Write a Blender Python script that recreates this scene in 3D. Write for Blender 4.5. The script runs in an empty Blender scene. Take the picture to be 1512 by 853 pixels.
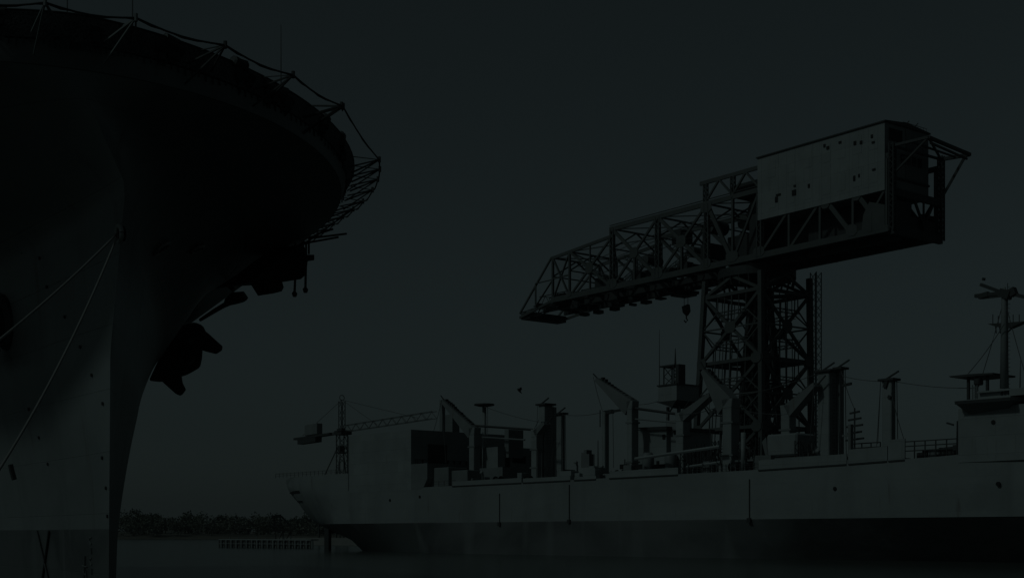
import bpy, bmesh, math, random
from mathutils import Vector, Matrix
random.seed(7)
R = math.radians
sc = bpy.context.scene
col = sc.collection

# ------------------------------------------------------------------ camera
F = 2000.0                      # focal length in pixels of the 1512 px wide photograph
cam = bpy.data.objects.new('camera', bpy.data.cameras.new('camera'))
col.objects.link(cam)
cam.location = (0, 0, 4.0)
cam.rotation_euler = (R(90), 0, 0)
cam.data.sensor_width = 36.0
cam.data.lens = 36.0 * F / 1512.0
cam.data.shift_y = (788 - 426.5) / 1512.0
cam.data.clip_start = 0.5
cam.data.clip_end = 12000
sc.camera = cam

# ------------------------------------------------------------------ sky, sun, exposure
SUN_EL, SUN_AZ = R(40), math.atan2(-0.50, -0.87)      # direction towards the sun
world = bpy.data.worlds.new("World")
sc.world = world
world.use_nodes = True
wn = world.node_tree
bg = wn.nodes['Background']
sky = wn.nodes.new('ShaderNodeTexSky')
sky.sky_type = 'NISHITA'
sky.sun_disc = False
sky.sun_elevation = SUN_EL
sky.sun_rotation = R(90) - SUN_AZ
sky.air_density = 1.0
sky.dust_density = 1.2
sky.ozone_density = 1.0
hs = wn.nodes.new('ShaderNodeHueSaturation')
hs.inputs['Saturation'].default_value = 0.20
wn.links.new(sky.outputs[0], hs.inputs['Color'])
wn.links.new(hs.outputs[0], bg.inputs['Color'])
bg.inputs['Strength'].default_value = 0.09
sun = bpy.data.objects.new('sun', bpy.data.lights.new('sun', 'SUN'))
col.objects.link(sun)
sun.data.energy = 4.4
sun.data.angle = R(4.0)
sun.data.color = (1.0, 0.975, 0.94)
sd = Vector((math.cos(SUN_EL) * math.cos(SUN_AZ), math.cos(SUN_EL) * math.sin(SUN_AZ), math.sin(SUN_EL)))
sun.rotation_euler = sd.to_track_quat('Z', 'Y').to_euler()
sc.view_settings.view_transform = 'Standard'
sc.view_settings.look = 'None'
sc.view_settings.gamma = 1.0
sc.view_settings.exposure = -5.12
sc.view_settings.use_white_balance = True          # the photograph's cold cast
sc.view_settings.white_balance_temperature = 5450
sc.view_settings.white_balance_tint = -21
sc.cycles.max_bounces = 6
sc.cycles.volume_bounces = 0

# ------------------------------------------------------------------ materials
def new_mat(name):
    m = bpy.data.materials.new(name)
    m.use_nodes = True
    nt = m.node_tree
    return m, nt, nt.nodes['Principled BSDF']

def mixrgb(nt, fac, a, b):
    n = nt.nodes.new('ShaderNodeMix'); n.data_type = 'RGBA'
    for sock, v in ((n.inputs[0], fac), (n.inputs[6], a), (n.inputs[7], b)):
        if hasattr(v, 'is_linked') or hasattr(v, 'links'): nt.links.new(v, sock)
        else: sock.default_value = v if not isinstance(v, tuple) else (*v, 1)
    return n.outputs[2]

def ramp(nt, src, p0, p1, v0=0.0, v1=1.0):
    n = nt.nodes.new('ShaderNodeMapRange')
    n.inputs['From Min'].default_value = p0; n.inputs['From Max'].default_value = p1
    n.inputs['To Min'].default_value = v0; n.inputs['To Max'].default_value = v1
    nt.links.new(src, n.inputs['Value'])
    return n.outputs[0]

def noise(nt, scale, sx=1, sy=1, sz=1, detail=4, dist=0.0):
    tc = nt.nodes.new('ShaderNodeTexCoord'); mp = nt.nodes.new('ShaderNodeMapping')
    mp.inputs['Scale'].default_value = (sx, sy, sz)
    n = nt.nodes.new('ShaderNodeTexNoise'); n.inputs['Scale'].default_value = scale
    n.inputs['Detail'].default_value = detail; n.inputs['Distortion'].default_value = dist
    nt.links.new(tc.outputs['Object'], mp.inputs[0]); nt.links.new(mp.outputs[0], n.inputs['Vector'])
    return n.outputs[0]

def bump(nt, bs, h, strength=0.3, dist=0.05):
    b = nt.nodes.new('ShaderNodeBump'); b.inputs['Strength'].default_value = strength
    b.inputs['Distance'].default_value = dist
    nt.links.new(h, b.inputs['Height']); nt.links.new(b.outputs[0], bs.inputs['Normal'])

def paint(name, c, stain=(0.12, 0.09, 0.07), amt=0.5, rough=0.6, scale=0.25, streak=0.15, plate=None):
    """weathered painted steel: blotches, vertical run-off streaks, faint plating seams"""
    m, nt, bs = new_mat(name)
    n1 = noise(nt, scale, detail=6)
    n2 = noise(nt, scale * 6, 1, 1, streak, detail=5)
    c2 = tuple(x * 0.80 for x in c)
    base = mixrgb(nt, ramp(nt, n1, 0.35, 0.7), c, c2)
    out = mixrgb(nt, ramp(nt, n2, 0.60, 0.80, 0, amt), base, stain)
    bs.inputs['Roughness'].default_value = rough
    if plate:
        z = sep(nt)
        br = nt.nodes.new('ShaderNodeTexBrick')
        cb = nt.nodes.new('ShaderNodeCombineXYZ')
        nt.links.new(z[plate[0]], cb.inputs[0]); nt.links.new(z['Z'], cb.inputs[1])
        nt.links.new(cb.outputs[0], br.inputs['Vector'])
        br.inputs['Scale'].default_value = 1.0
        br.inputs['Brick Width'].default_value = plate[1]; br.inputs['Row Height'].default_value = plate[2]
        br.inputs['Mortar Size'].default_value = 0.03; br.inputs['Mortar Smooth'].default_value = 0.5
        bump(nt, bs, br.outputs['Fac'], 0.6, -0.05)
        br.inputs['Color1'].default_value = (0, 0, 0, 1); br.inputs['Color2'].default_value = (1, 1, 1, 1); br.inputs['Mortar'].default_value = (.5, .5, .5, 1)
        br.inputs['Bias'].default_value = -.2
        out = mixrgb(nt, ramp(nt, br.outputs['Color'], 0, 1, 0, 0.55), out, tuple(x * 0.72 for x in c))
        out = mixrgb(nt, ramp(nt, br.outputs['Fac'], 0, 1, 0, 0.22), out, tuple(x * 0.5 for x in c))
    nt.links.new(out, bs.inputs['Base Color'])
    return m

def sep(nt):
    tc = nt.nodes.new('ShaderNodeTexCoord'); s = nt.nodes.new('ShaderNodeSeparateXYZ')
    nt.links.new(tc.outputs['Object'], s.inputs[0])
    return s.outputs

def hull_mat(name, top, boot, zb, plate_axis, lo, hi, scale, rough=0.55):
    """topside paint above the boot-topping line, grimy antifouling below it"""
    m, nt, bs = new_mat(name)
    s = sep(nt)
    n1 = noise(nt, scale, detail=5); n2 = noise(nt, scale * 5, 1, 1, 0.12, detail=5, dist=0.6)
    n3 = noise(nt, scale * 1.3, 1, 1, 1.6, detail=8, dist=1.2)
    t = mixrgb(nt, ramp(nt, n1, 0.35, 0.7), top, tuple(x * 0.80 for x in top))
    t = mixrgb(nt, ramp(nt, n2, 0.54, 0.74, 0, 0.5), t, tuple(x * 0.5 for x in top))
    t = mixrgb(nt, ramp(nt, n3, 0.50, 0.62, 0, 0.28), t, tuple(x * 0.6 for x in top))
    b = mixrgb(nt, ramp(nt, n3, lo, hi), boot, tuple(x * 0.16 for x in boot))
    b = mixrgb(nt, ramp(nt, n2, 0.58, 0.75, 0, 0.7), b, tuple(x * 1.7 for x in boot))
    br = nt.nodes.new('ShaderNodeTexBrick'); cb = nt.nodes.new('ShaderNodeCombineXYZ')
    nt.links.new(s[plate_axis], cb.inputs[0]); nt.links.new(s['Z'], cb.inputs[1])
    nt.links.new(cb.outputs[0], br.inputs['Vector'])
    br.inputs['Scale'].default_value = 1.0
    br.inputs['Brick Width'].default_value = 9.0; br.inputs['Row Height'].default_value = 2.4
    br.inputs['Mortar Size'].default_value = 0.02; br.inputs['Mortar Smooth'].default_value = 0.6
    br.inputs['Color1'].default_value = (0, 0, 0, 1); br.inputs['Color2'].default_value = (1, 1, 1, 1); br.inputs['Mortar'].default_value = (.5, .5, .5, 1)
    t = mixrgb(nt, ramp(nt, br.outputs['Color'], 0, 1, 0, 0.30), t, tuple(x * 0.75 for x in top))
    t = mixrgb(nt, ramp(nt, br.outputs['Fac'], 0, 1, 0, 0.40), t, tuple(x * 0.5 for x in top))
    n5 = noise(nt, 1.1, 1, 1, 0.07, detail=6)
    t = mixrgb(nt, ramp(nt, n5, 0.64, 0.78, 0, 0.55), t, (0.075, 0.05, 0.035))
    out = mixrgb(nt, ramp(nt, s['Z'], zb + 0.02, zb - 0.02), t, b)
    nt.links.new(out, bs.inputs['Base Color'])
    bs.inputs['Roughness'].default_value = rough
    n4 = noise(nt, 0.35, detail=2)
    ad = nt.nodes.new('ShaderNodeMath'); ad.operation = 'MULTIPLY_ADD'
    nt.links.new(br.outputs['Fac'], ad.inputs[0]); ad.inputs[1].default_value = -0.15
    nt.links.new(n4, ad.inputs[2])
    bump(nt, bs, ad.outputs[0], 0.35, 0.25)
    return m

M = {}
M['carrier_hull'] = hull_mat('carrier hull paint', (0.25, 0.266, 0.266), (0.115, 0.12, 0.12), 4.2, 'Y', 0.52, 0.9, 0.10, 0.42)
M['ship_hull'] = hull_mat('supply ship hull paint', (0.28, 0.295, 0.295), (0.125, 0.13, 0.13), 6.4, 'X', 0.50, 1.0, 0.03)
M['grey'] = paint('haze grey paint', (0.28, 0.295, 0.295), amt=0.35, plate=('X', 6.0, 2.5))
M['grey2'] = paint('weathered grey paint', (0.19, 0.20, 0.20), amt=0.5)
M['dark'] = paint('dark weathered steel', (0.045, 0.047, 0.047), amt=0.4)
M['crane'] = paint('crane steel paint', (0.085, 0.09, 0.088), stain=(0.08, 0.055, 0.04), amt=0.6, scale=0.4)
M['siding'] = paint('machinery house siding', (0.275, 0.29, 0.29), amt=0.35, plate=('X', 5.2, 4.3))
M['fascia'] = paint('deck edge paint', (0.20, 0.21, 0.21), amt=0.6, streak=0.2)
M['black'] = paint('black opening', (0.012, 0.012, 0.012), amt=0.1, rough=0.8)
M['white'] = paint('white mark paint', (0.45, 0.45, 0.44), amt=0.5, scale=3)
M['concrete'] = paint('concrete', (0.22, 0.215, 0.20), amt=0.4)
M['timber'] = paint('wet timber', (0.06, 0.055, 0.05), amt=0.3, scale=1)
M['feather'] = paint('dark feathers', (0.06, 0.06, 0.06), amt=0.2, scale=5)
M['cable'] = paint('cable', (0.10, 0.10, 0.10), amt=0.2, scale=2)
def glass_mat():
    m, nt, bs = new_mat('dark window glass')
    n = noise(nt, 1.5)
    nt.links.new(mixrgb(nt, n, (0.015, 0.018, 0.02), (0.04, 0.045, 0.05)), bs.inputs['Base Color'])
    bs.inputs['Roughness'].default_value = 0.12
    return m
M['glass'] = glass_mat()
def net_mat():
    m, nt, bs = new_mat('safety netting')
    tc = nt.nodes.new('ShaderNodeTexCoord')
    s = sep(nt)
    w = nt.nodes.new('ShaderNodeTexVoronoi'); w.inputs['Scale'].default_value = 14
    nt.links.new(tc.outputs['Object'], w.inputs['Vector'])
    n = noise(nt, 1.2, 1, 1, 0.3, detail=5)
    c = mixrgb(nt, ramp(nt, w.outputs['Distance'], 0.2, 0.6), (0.06, 0.06, 0.062), (0.16, 0.16, 0.165))
    c = mixrgb(nt, ramp(nt, n, 0.45, 0.7, 0, 0.7), c, (0.05, 0.05, 0.05))
    nt.links.new(c, bs.inputs['Base Color']); bs.inputs['Roughness'].default_value = 0.9
    bump(nt, bs, w.outputs['Distance'], 0.8, 0.05)
    return m
M['net'] = net_mat()
def rope_mat():
    m, nt, bs = new_mat('mooring rope fibre')
    tc = nt.nodes.new('ShaderNodeTexCoord'); w = nt.nodes.new('ShaderNodeTexWave')
    w.bands_direction = 'DIAGONAL'; w.inputs['Scale'].default_value = 9
    nt.links.new(tc.outputs['Object'], w.inputs['Vector'])
    n = noise(nt, 2)
    c = mixrgb(nt, n, (0.38, 0.38, 0.36), (0.26, 0.25, 0.24))
    nt.links.new(c, bs.inputs['Base Color']); bs.inputs['Roughness'].default_value = 0.9
    bump(nt, bs, w.outputs['Fac'], 0.8, 0.02)
    return m
M['rope'] = rope_mat()
def leaf_mat(name, a, b):
    m, nt, bs = new_mat(name)
    n = noise(nt, 0.09, detail=5)
    nt.links.new(mixrgb(nt, ramp(nt, n, 0.35, 0.65), a, b), bs.inputs['Base Color'])
    bs.inputs['Roughness'].default_value = 0.8
    return m
M['leaf'] = leaf_mat('woodland foliage', (0.045, 0.055, 0.035), (0.085, 0.095, 0.065))
M['shrub'] = leaf_mat('shoreline scrub', (0.10, 0.105, 0.08), (0.15, 0.15, 0.12))
def water_mat():
    m, nt, bs = new_mat('harbour water')
    n1 = noise(nt, 0.25, 1, 2.2, 1, detail=6); n2 = noise(nt, 2.2, 1, 1.6, 1, detail=4)
    ad = nt.nodes.new('ShaderNodeMath'); ad.operation = 'MULTIPLY_ADD'
    nt.links.new(n2, ad.inputs[0]); ad.inputs[1].default_value = 0.25; nt.links.new(n1, ad.inputs[2])
    bs.inputs['Base Color'].default_value = (0.07, 0.08, 0.072, 1)
    bs.inputs['Roughness'].default_value = 0.16
    bs.inputs['IOR'].default_value = 1.33
    bump(nt, bs, ad.outputs[0], 0.30, 0.35)
    return m
M['water'] = water_mat()
M['mud'] = paint('shore mud', (0.12, 0.11, 0.09), amt=0.5, scale=0.1)

# ------------------------------------------------------------------ mesh helpers
class MB:
    """collects boxes, beams, tubes and lofts; build() links them as ONE mesh object"""
    def __init__(s): s.v = []; s.f = []
    def add(s, vs, fs):
        k = len(s.v); s.v += [tuple(v) for v in vs]; s.f += [tuple(i + k for i in f) for f in fs]
    def box(s, x0, x1, y0, y1, z0, z1):
        vs = [(x, y, z) for z in (z0, z1) for y in (y0, y1) for x in (x0, x1)]
        s.add(vs, [(0, 2, 3, 1), (4, 5, 7, 6), (0, 1, 5, 4), (2, 6, 7, 3), (0, 4, 6, 2), (1, 3, 7, 5)])
        return s
    def beam(s, p, q, w, h=None, up=(0, 0, 1)):
        h = h or w
        p, q = Vector(p), Vector(q); d = (q - p)
        if d.length < 1e-6: return s
        d.normalize(); u = Vector(up)
        if abs(d.dot(u)) > 0.98: u = Vector((0, 1, 0))
        a = d.cross(u).normalized() * w / 2; b = a.cross(d).normalized() * h / 2
        vs = [c + i * a + j * b for c in (p, q) for i, j in ((-1, -1), (1, -1), (1, 1), (-1, 1))]
        s.add(vs, [(3, 2, 1, 0), (4, 5, 6, 7), (0, 1, 5, 4), (1, 2, 6, 5), (2, 3, 7, 6), (3, 0, 4, 7)])
        return s
    def tube(s, pts, r, n=8, cap=True):
        pts = [Vector(p) for p in pts]; rs = r if isinstance(r, (list, tuple)) else [r] * len(pts)
        vs = []; fs = []
        for i, p in enumerate(pts):
            d = (pts[min(i + 1, len(pts) - 1)] - pts[max(i - 1, 0)]).normalized()
            u = Vector((0, 0, 1)) if abs(d.z) < 0.95 else Vector((1, 0, 0))
            a = d.cross(u).normalized(); b = a.cross(d).normalized()
            for k in range(n):
                t = 2 * math.pi * k / n
                vs.append(p + rs[i] * (math.cos(t) * a + math.sin(t) * b))
        for i in range(len(pts) - 1):
            for k in range(n):
                k2 = (k + 1) % n
                fs.append((i * n + k, i * n + k2, (i + 1) * n + k2, (i + 1) * n + k))
        if cap:
            fs.append(tuple(range(n))[::-1]); fs.append(tuple((len(pts) - 1) * n + k for k in range(n)))
        s.add(vs, fs); return s
    def prism(s, poly, depth):
        """closed 3D polygon extruded by vector depth"""
        n = len(poly); d = Vector(depth); vs = [Vector(p) for p in poly]; vs = vs + [v + d for v in vs]
        fs = [tuple(range(n)), tuple(range(2 * n - 1, n - 1, -1))] + [((i + 1) % n, i, n + i, n + (i + 1) % n) for i in range(n)]
        s.add(vs, fs); return s
    def plate(s, c, w, h, t, u, v):
        """rectangular plate centred at c with in-plane axes u, v"""
        c, u, v = Vector(c), Vector(u).normalized(), Vector(v).normalized(); n = u.cross(v).normalized() * t / 2
        p = [c + i * u * w / 2 + j * v * h / 2 - n for i, j in ((-1, -.5), (-.5, -1), (.5, -1), (1, -.5), (1, .5), (.5, 1), (-.5, 1), (-1, .5))]
        return s.prism(p, 2 * n)
    def lattice(s, p, q, w, h, r=0.12, step=None, up=(0, 0, 1)):
        """a laced box member: four angles with zigzag lacing"""
        p, q = Vector(p), Vector(q); d = q - p; L = d.length; d.normalize(); u = Vector(up)
        if abs(d.dot(u)) > 0.98: u = Vector((0, 1, 0))
        a = d.cross(u).normalized() * w / 2; b = a.cross(d).normalized() * h / 2
        cs = [(-1, -1), (1, -1), (1, 1), (-1, 1)]
        for i, j in cs: s.beam(p + i * a + j * b, q + i * a + j * b, r)
        n = max(1, int(L / (step or max(w, h))))
        for k in range(n):
            for e in range(4):
                i, j = cs[e]; i2, j2 = cs[(e + 1) % 4]
                if k % 2: i, j, i2, j2 = i2, j2, i, j
                s.beam(p + d * (L * k / n) + i * a + j * b, p + d * (L * (k + 1) / n) + i2 * a + j2 * b, r * 0.6)
        return s
    def build(s, name, mat, parent=None, smooth=False, bevel=0):
        me = bpy.data.meshes.new(name); me.from_pydata(s.v, [], s.f); me.validate(); me.update()
        bm = bmesh.new(); bm.from_mesh(me); bmesh.ops.recalc_face_normals(bm, faces=bm.faces)
        if bevel:
            bmesh.ops.bevel(bm, geom=list(bm.edges), offset=bevel, segments=1, affect='EDGES')
        bm.to_mesh(me); bm.free()
        me.materials.append(mat)
        if smooth:
            for p in me.polygons: p.use_smooth = True
            if smooth == 'auto': me.set_sharp_from_angle(angle=R(14))
        o = bpy.data.objects.new(name, me); col.objects.link(o)
        if parent: o.parent = parent
        return o

def tag(o, label=None, cat=None, group=None, kind=None):
    for k, v in (('label', label), ('category', cat), ('group', group), ('kind', kind)):
        if v: o[k] = v
    return o

def empty(name, loc, rz, label, cat, group=None):
    o = bpy.data.objects.new(name, None); col.objects.link(o)
    o.location = loc; o.rotation_euler = (0, 0, rz); o.empty_display_size = 2
    return tag(o, label, cat, group)

def box(name, mat, parent, *a, bevel=0):
    return MB().box(*a).build(name, mat, parent, bevel=bevel)

# ------------------------------------------------------------------ water, shore, quay
mb = MB(); nseg = 40
mb.add([(-6000, -200, 0), (6000, -200, 0), (6000, 9000, 0), (-6000, 9000, 0)], [(0, 1, 2, 3)])
tag(mb.build('water', M['water']), kind='structure')

def fbm(x, s=0):
    return sum(math.sin(x * 0.013 * 2 ** k + s + k * 1.7) / 1.6 ** k for k in range(5))

mb = MB(); vs = []; fs = []; xs = [-1100 + 20 * i for i in range(116)]
rows = [(0, -0.5), (6, 1.0), (20, 2.2), (80, 4.0), (300, 7.0), (900, 6.0)]
for j, (dy, z) in enumerate(rows):
    for x in xs:
        vs.append((x, 1080 + 14 * fbm(x) * (1 - j / 6) + dy, z + (0.6 * fbm(x * 2, j) if j > 1 else 0)))
n = len(xs)
for j in range(len(rows) - 1):
    for i in range(n - 1): fs.append((j * n + i, j * n + i + 1, (j + 1) * n + i + 1, (j + 1) * n + i))
mb.add(vs, fs)
tag(mb.build('shore_ground', M['mud'], smooth=True), kind='structure')

def foliage(mb, cx, cy, z0, w, h, n, size, trunk=True):
    """crown of loose leaf clumps, ragged outline, on a thin trunk"""
    lobes = [(cx + random.gauss(0, w * .28), cy + random.gauss(0, w * .28), z0 + h * random.uniform(.35, .88),
              w * random.uniform(.22, .42)) for _ in range(6)]
    for _ in range(n):
        lx, ly, lz, lr = random.choice(lobes)
        d = Vector((random.gauss(0, 1), random.gauss(0, 1), random.gauss(0, .9)))
        d.normalize(); d *= lr * random.uniform(.45, 1.08)
        c = Vector((lx, ly, lz)) + d
        if c.z < z0: continue
        a = Vector((random.gauss(0, 1), random.gauss(0, 1), random.gauss(0, 1))).normalized() * size * random.uniform(.5, 1.3)
        b = a.cross(Vector((random.gauss(0, 1), random.gauss(0, 1), random.gauss(0, 1)))).normalized() * size * random.uniform(.4, 1)
        mb.add([c - a, c + b, c + a, c - b * .7], [(0, 1, 2, 3)])
    if trunk: mb.tube([(cx, cy, z0 - 3), (cx, cy, z0 + h * .45), (cx + 1, cy, z0 + h * .8)], [.5, .35, .12], 5)

mb = MB()
for i in range(340):
    x = -1000 + i * 6.0 + random.uniform(-3, 3)
    dens = 1.0 if -420 < x < -120 else 0.2
    y = 1150 + random.uniform(0, 70)
    h = 19.5 - max(0, min(4, (x + 320) / 30)) + 1.8 * fbm(x, 2) + random.uniform(-3, 3)
    foliage(mb, x, y, 3.0, 17, max(9, h), int(430 * dens), 1.15 if dens == 1 else 2.0)
tag(mb.build('far_wood', M['leaf']), 'dark hazy woodland along the far shore', 'woodland', kind='stuff')
mb = MB()
for i in range(340):
    x = -1000 + i * 6.0 + random.uniform(-4, 4)
    dens = 1.0 if -420 < x < -120 else 0.2
    foliage(mb, x, 1110 + random.uniform(-8, 14), 1.2, 14, 11 + 2 * fbm(x, 5) + random.uniform(0, 4), int(260 * dens), 0.9 if dens == 1 else 1.6, False)
tag(mb.build('shoreline_scrub', M['shrub']), 'pale low scrub in front of the far wood', 'scrub', kind='stuff')

# ------------------------------------------------------------------ aircraft carrier bow
ZS = [-1.5, 4.2, 11, 16.5, 19, 20.1, 21.7]
US = [6.51, 6.3, 5.96, 2.0, 1.3, 1.0, 0.3]
WW = [6.96, 8.2, 9.38, 10.94, 11.09, 14.65, 15.38]
LL = [61.8, 75.6, 88.4, 74.8, 36.9, 20.95, 21.7]
PP = [1.49, 1.31, .89, 1.24, .79, .5, .63]
TH = R(24.23)
CF = (-13.06, 46.85)
def li(z, t):
    for i in range(len(ZS) - 1):
        if z <= ZS[i + 1]:
            k = (z - ZS[i]) / (ZS[i + 1] - ZS[i]); return t[i] + (t[i + 1] - t[i]) * k
    return t[-1]
def half(u, z):
    us, W, L, p = li(z, US), li(z, WW), li(z, LL), li(z, PP)
    t = max(0, min(1, (u - us) / L)); return W * (1 - (1 - t) ** 2) ** p
def off(z): return -1.89 * max(0, min(1, (z - 16.5) / 3.6))     # the deck overhang sits a little to starboard of the stem
def cw(w, u, z):                                   # carrier local -> world
    return (CF[0] + w * math.cos(TH) - u * math.sin(TH), CF[1] + w * math.sin(TH) + u * math.cos(TH), z)
def cpx(w, u, z):
    X, Y, Z = cw(w, u, z); return 756 + F * X / Y, 788 - F * (Z - 4) / Y

carrier = empty('aircraft_carrier', (CF[0], CF[1], 0), TH,
    'towering grey aircraft carrier bow with a round netted flight deck edge at far left', 'aircraft carrier')
UEND = 120
def uset(z, n=70):
    us = li(z, US); return [us + (UEND - us) * (i / n) ** 2.4 for i in range(n + 1)]
def outline(z, o_=0.0):
    """closed-front outline at height z: starboard aft -> stem -> port aft"""
    uu = uset(z); pts = [(off(z) - half(u, z), u) for u in uu[::-1]] + [(off(z) + half(u, z), u) for u in uu[1:]]
    if o_:
        out = []
        for i, (w, u) in enumerate(pts):
            a = pts[max(i - 1, 0)]; b = pts[min(i + 1, len(pts) - 1)]
            dx, dy = b[0] - a[0], b[1] - a[1]; L = math.hypot(dx, dy) or 1
            out.append((w + dy / L * o_, u - dx / L * o_))
        # outward is away from the centreline / forward
        pts = out
    return pts
def loft(rings):
    mb = MB(); n = len(rings[0][0]); vs = []; fs = []
    for pts, z in rings: vs += [(w, u, z) for w, u in pts]
    for j in range(len(rings) - 1):
        for i in range(n - 1): fs.append((j * n + i, j * n + i + 1, (j + 1) * n + i + 1, (j + 1) * n + i))
    mb.add(vs, fs); return mb
zl = [-1.5 + 20.6 * i / 42 for i in range(43)] + [19.3, 19.5, 19.7, 19.9, 20.1]
loft([(outline(z), z) for z in zl]).build('hull', M['carrier_hull'], carrier, smooth=True)
loft([(outline(20.1, 0.0), 20.1), (outline(20.1, 0.06), 20.12), (outline(20.85, 0.06), 20.85), (outline(20.85, -0.3), 20.86)]).build('deck_edge', M['fascia'], carrier)
# flight deck plate with its thickness
pts = outline(20.85, -0.2)
mb = MB(); n = len(pts)
vs = [(w, u, 20.9) for w, u in pts] + [(w, u, 21.5) for w, u in pts]
fs = [(i, i + 1, n + i + 1, n + i) for i in range(n - 1)] + [(i, i + 1, n - 2 - i, n - 1 - i) for i in range(n // 2)] + [(n + i, n + n - 1 - i, n + n - 2 - i, n + i + 1) for i in range(n // 2)]
mb.add(vs, fs); mb.build('flight_deck', M['dark'], carrier)
loft([(outline(20.9, 0.10), 20.90), (outline(21.3, 0.16), 21.30), (outline(21.68, 0.20), 21.68), (outline(21.68, 0.12), 21.69), (outline(20.9, 0.02), 20.92)]).build('catwalk_screen', M['net'], carrier)
# screen top rail
top = outline(21.68, 0.20)
MB().tube([(w, u, 21.70) for w, u in top[20:-20]], 0.035, 6).build('screen_rail', M['dark'], carrier)
# ribs of the screen underside
mb = MB()
o1, o2 = outline(20.86, 0.10), outline(20.86, 0.16)
for i in range(25, len(o1) - 25):
    for k in (0, .5):
        w = o1[i][0] * (1 - k) + o1[i + 1][0] * k; u = o1[i][1] * (1 - k) + o1[i + 1][1] * k
        if abs(w) < 13: MB().beam((w, u, 20.88), (w, u, 20.88 - random.uniform(.12, .3)), 0.05).build('drip_bracket', M['dark'], carrier)

# outriggers of the edge net: the rim point is found from its arc position
rim = outline(21.3, 0.2)
acc = [0]
for a, b in zip(rim, rim[1:]): acc.append(acc[-1] + math.hypot(b[0] - a[0], b[1] - a[1]))
mid = acc[len(rim) // 2]
def rim_at(s, off=0.2):
    s += mid
    for i in range(len(acc) - 1):
        if acc[i + 1] >= s:
            k = (s - acc[i]) / (acc[i + 1] - acc[i]); a, b = rim[i], rim[i + 1]
            dx, dy = b[0] - a[0], b[1] - a[1]; L = math.hypot(dx, dy)
            return (a[0] + dx * k, a[1] + dy * k), (dy / L, -dx / L), (dx / L, dy / L)
def net_out(s_, reach):
    p, nrm, tg = rim_at(s_)
    return Vector((p[0] + nrm[0] * reach, p[1] + nrm[1] * reach, 21.5)), p, nrm, tg
NETS = []                                         # arc positions of the outriggers round the bow
for tx in (-190, -60, 65, 203, 332, 433, 505, 548):
    NETS.append(min([(-14 + .1 * k) for k in range(260)], key=lambda q: abs(cpx(*net_out(q, 1.45)[0])[0] - tx)))
for ty in (236, 250, 265, 281, 297, 309, 320, 330, 338, 347, 356):
    NETS.append(min([(NETS[7] + .3 + .1 * k) for k in range(400)], key=lambda q: abs(cpx(*net_out(q, 1.35)[0])[1] - ty)))
outs = []
for s in NETS:
    o, p, nrm, tg = net_out(s, 1.45 if s < NETS[7] + .1 else 1.35); outs.append(o)
    mb = MB(); z = 21.0
    for k in (-.55, .55):
        mb.beam((p[0] + tg[0] * k, p[1] + tg[1] * k, z), o, 0.06)
    mb.beam((p[0] - nrm[0] * .2 - tg[0] * .5, p[1] - nrm[1] * .2 - tg[1] * .5, 20.3), o, 0.055)
    mb.beam((p[0] + tg[0] * .05, p[1] + tg[1] * .05, 21.65), o, 0.035)
    mb.tube([o - Vector((0, 0, .12)), o + Vector((0, 0, .14))], 0.07, 6)
    mb.build('net_outrigger', M['grey2'] if s < 2 else M['dark'], carrier)
mb = MB()
for a, b in zip(outs, outs[1:]):
    pts = [a.lerp(b, k / 6) + Vector((0, 0, -0.16 * math.sin(math.pi * k / 6))) for k in range(7)]
    mb.tube(pts, 0.035, 6)
    mb.tube([p + Vector((0, 0, -.03 - .04 * math.sin(i * 2.3))) for i, p in enumerate(pts)], 0.02, 5)
mb.build('net_cable', M['dark'], carrier)
# gear stowed on the deck edge between the outriggers
for s, n_, sz in [(-11.8, 3, .32), (-8.5, 2, .25), (-5.9, 3, .22), (-2.8, 3, .2), (.6, 2, .16), (3.6, 4, .22), (6.9, 4, .22), (8.4, 3, .2), (10.0, 4, .22), (13, 3, .18), (16.5, 3, .16)]:
    mb = MB()
    for q in range(n_):
        p, nrm, tg = rim_at(s + random.uniform(-.6, .6))
        c = Vector((p[0] - nrm[0] * random.uniform(-.25, .1), p[1] - nrm[1] * .1, random.uniform(21.15, 21.75)))
        t = Vector((tg[0], tg[1], random.uniform(-.2, .3)))
        mb.tube([c - t * sz * 1.4, c - t * sz * 1.2, c + t * sz * 1.2, c + t * sz * 1.4], [sz * .5, sz, sz, sz * .5], 8)
        mb.beam(c, c - Vector((0, 0, .6)), .06)
        mb.box(c.x - .12, c.x + .12, c.y - .12, c.y + .12, c.z - .45, c.z - .1)
    mb.build('deck_edge_gear', M['dark'], carrier)
box('winch_housing', M['dark'], carrier, -7.2, -4.6, 1.9, 3.0, 21.5, 22.05, bevel=.08)
for s, h in ((-3.2, 2.6), (-.3, 1.5), (1.95, 3.0), (9.4, 2.2)):
    p, nrm, tg = rim_at(s)
    MB().tube([(p[0], p[1], 21.2), (p[0], p[1], 21.9 + h)], [0.03, 0.012], 6).build('whip_antenna', M['cable'], carrier)

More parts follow.
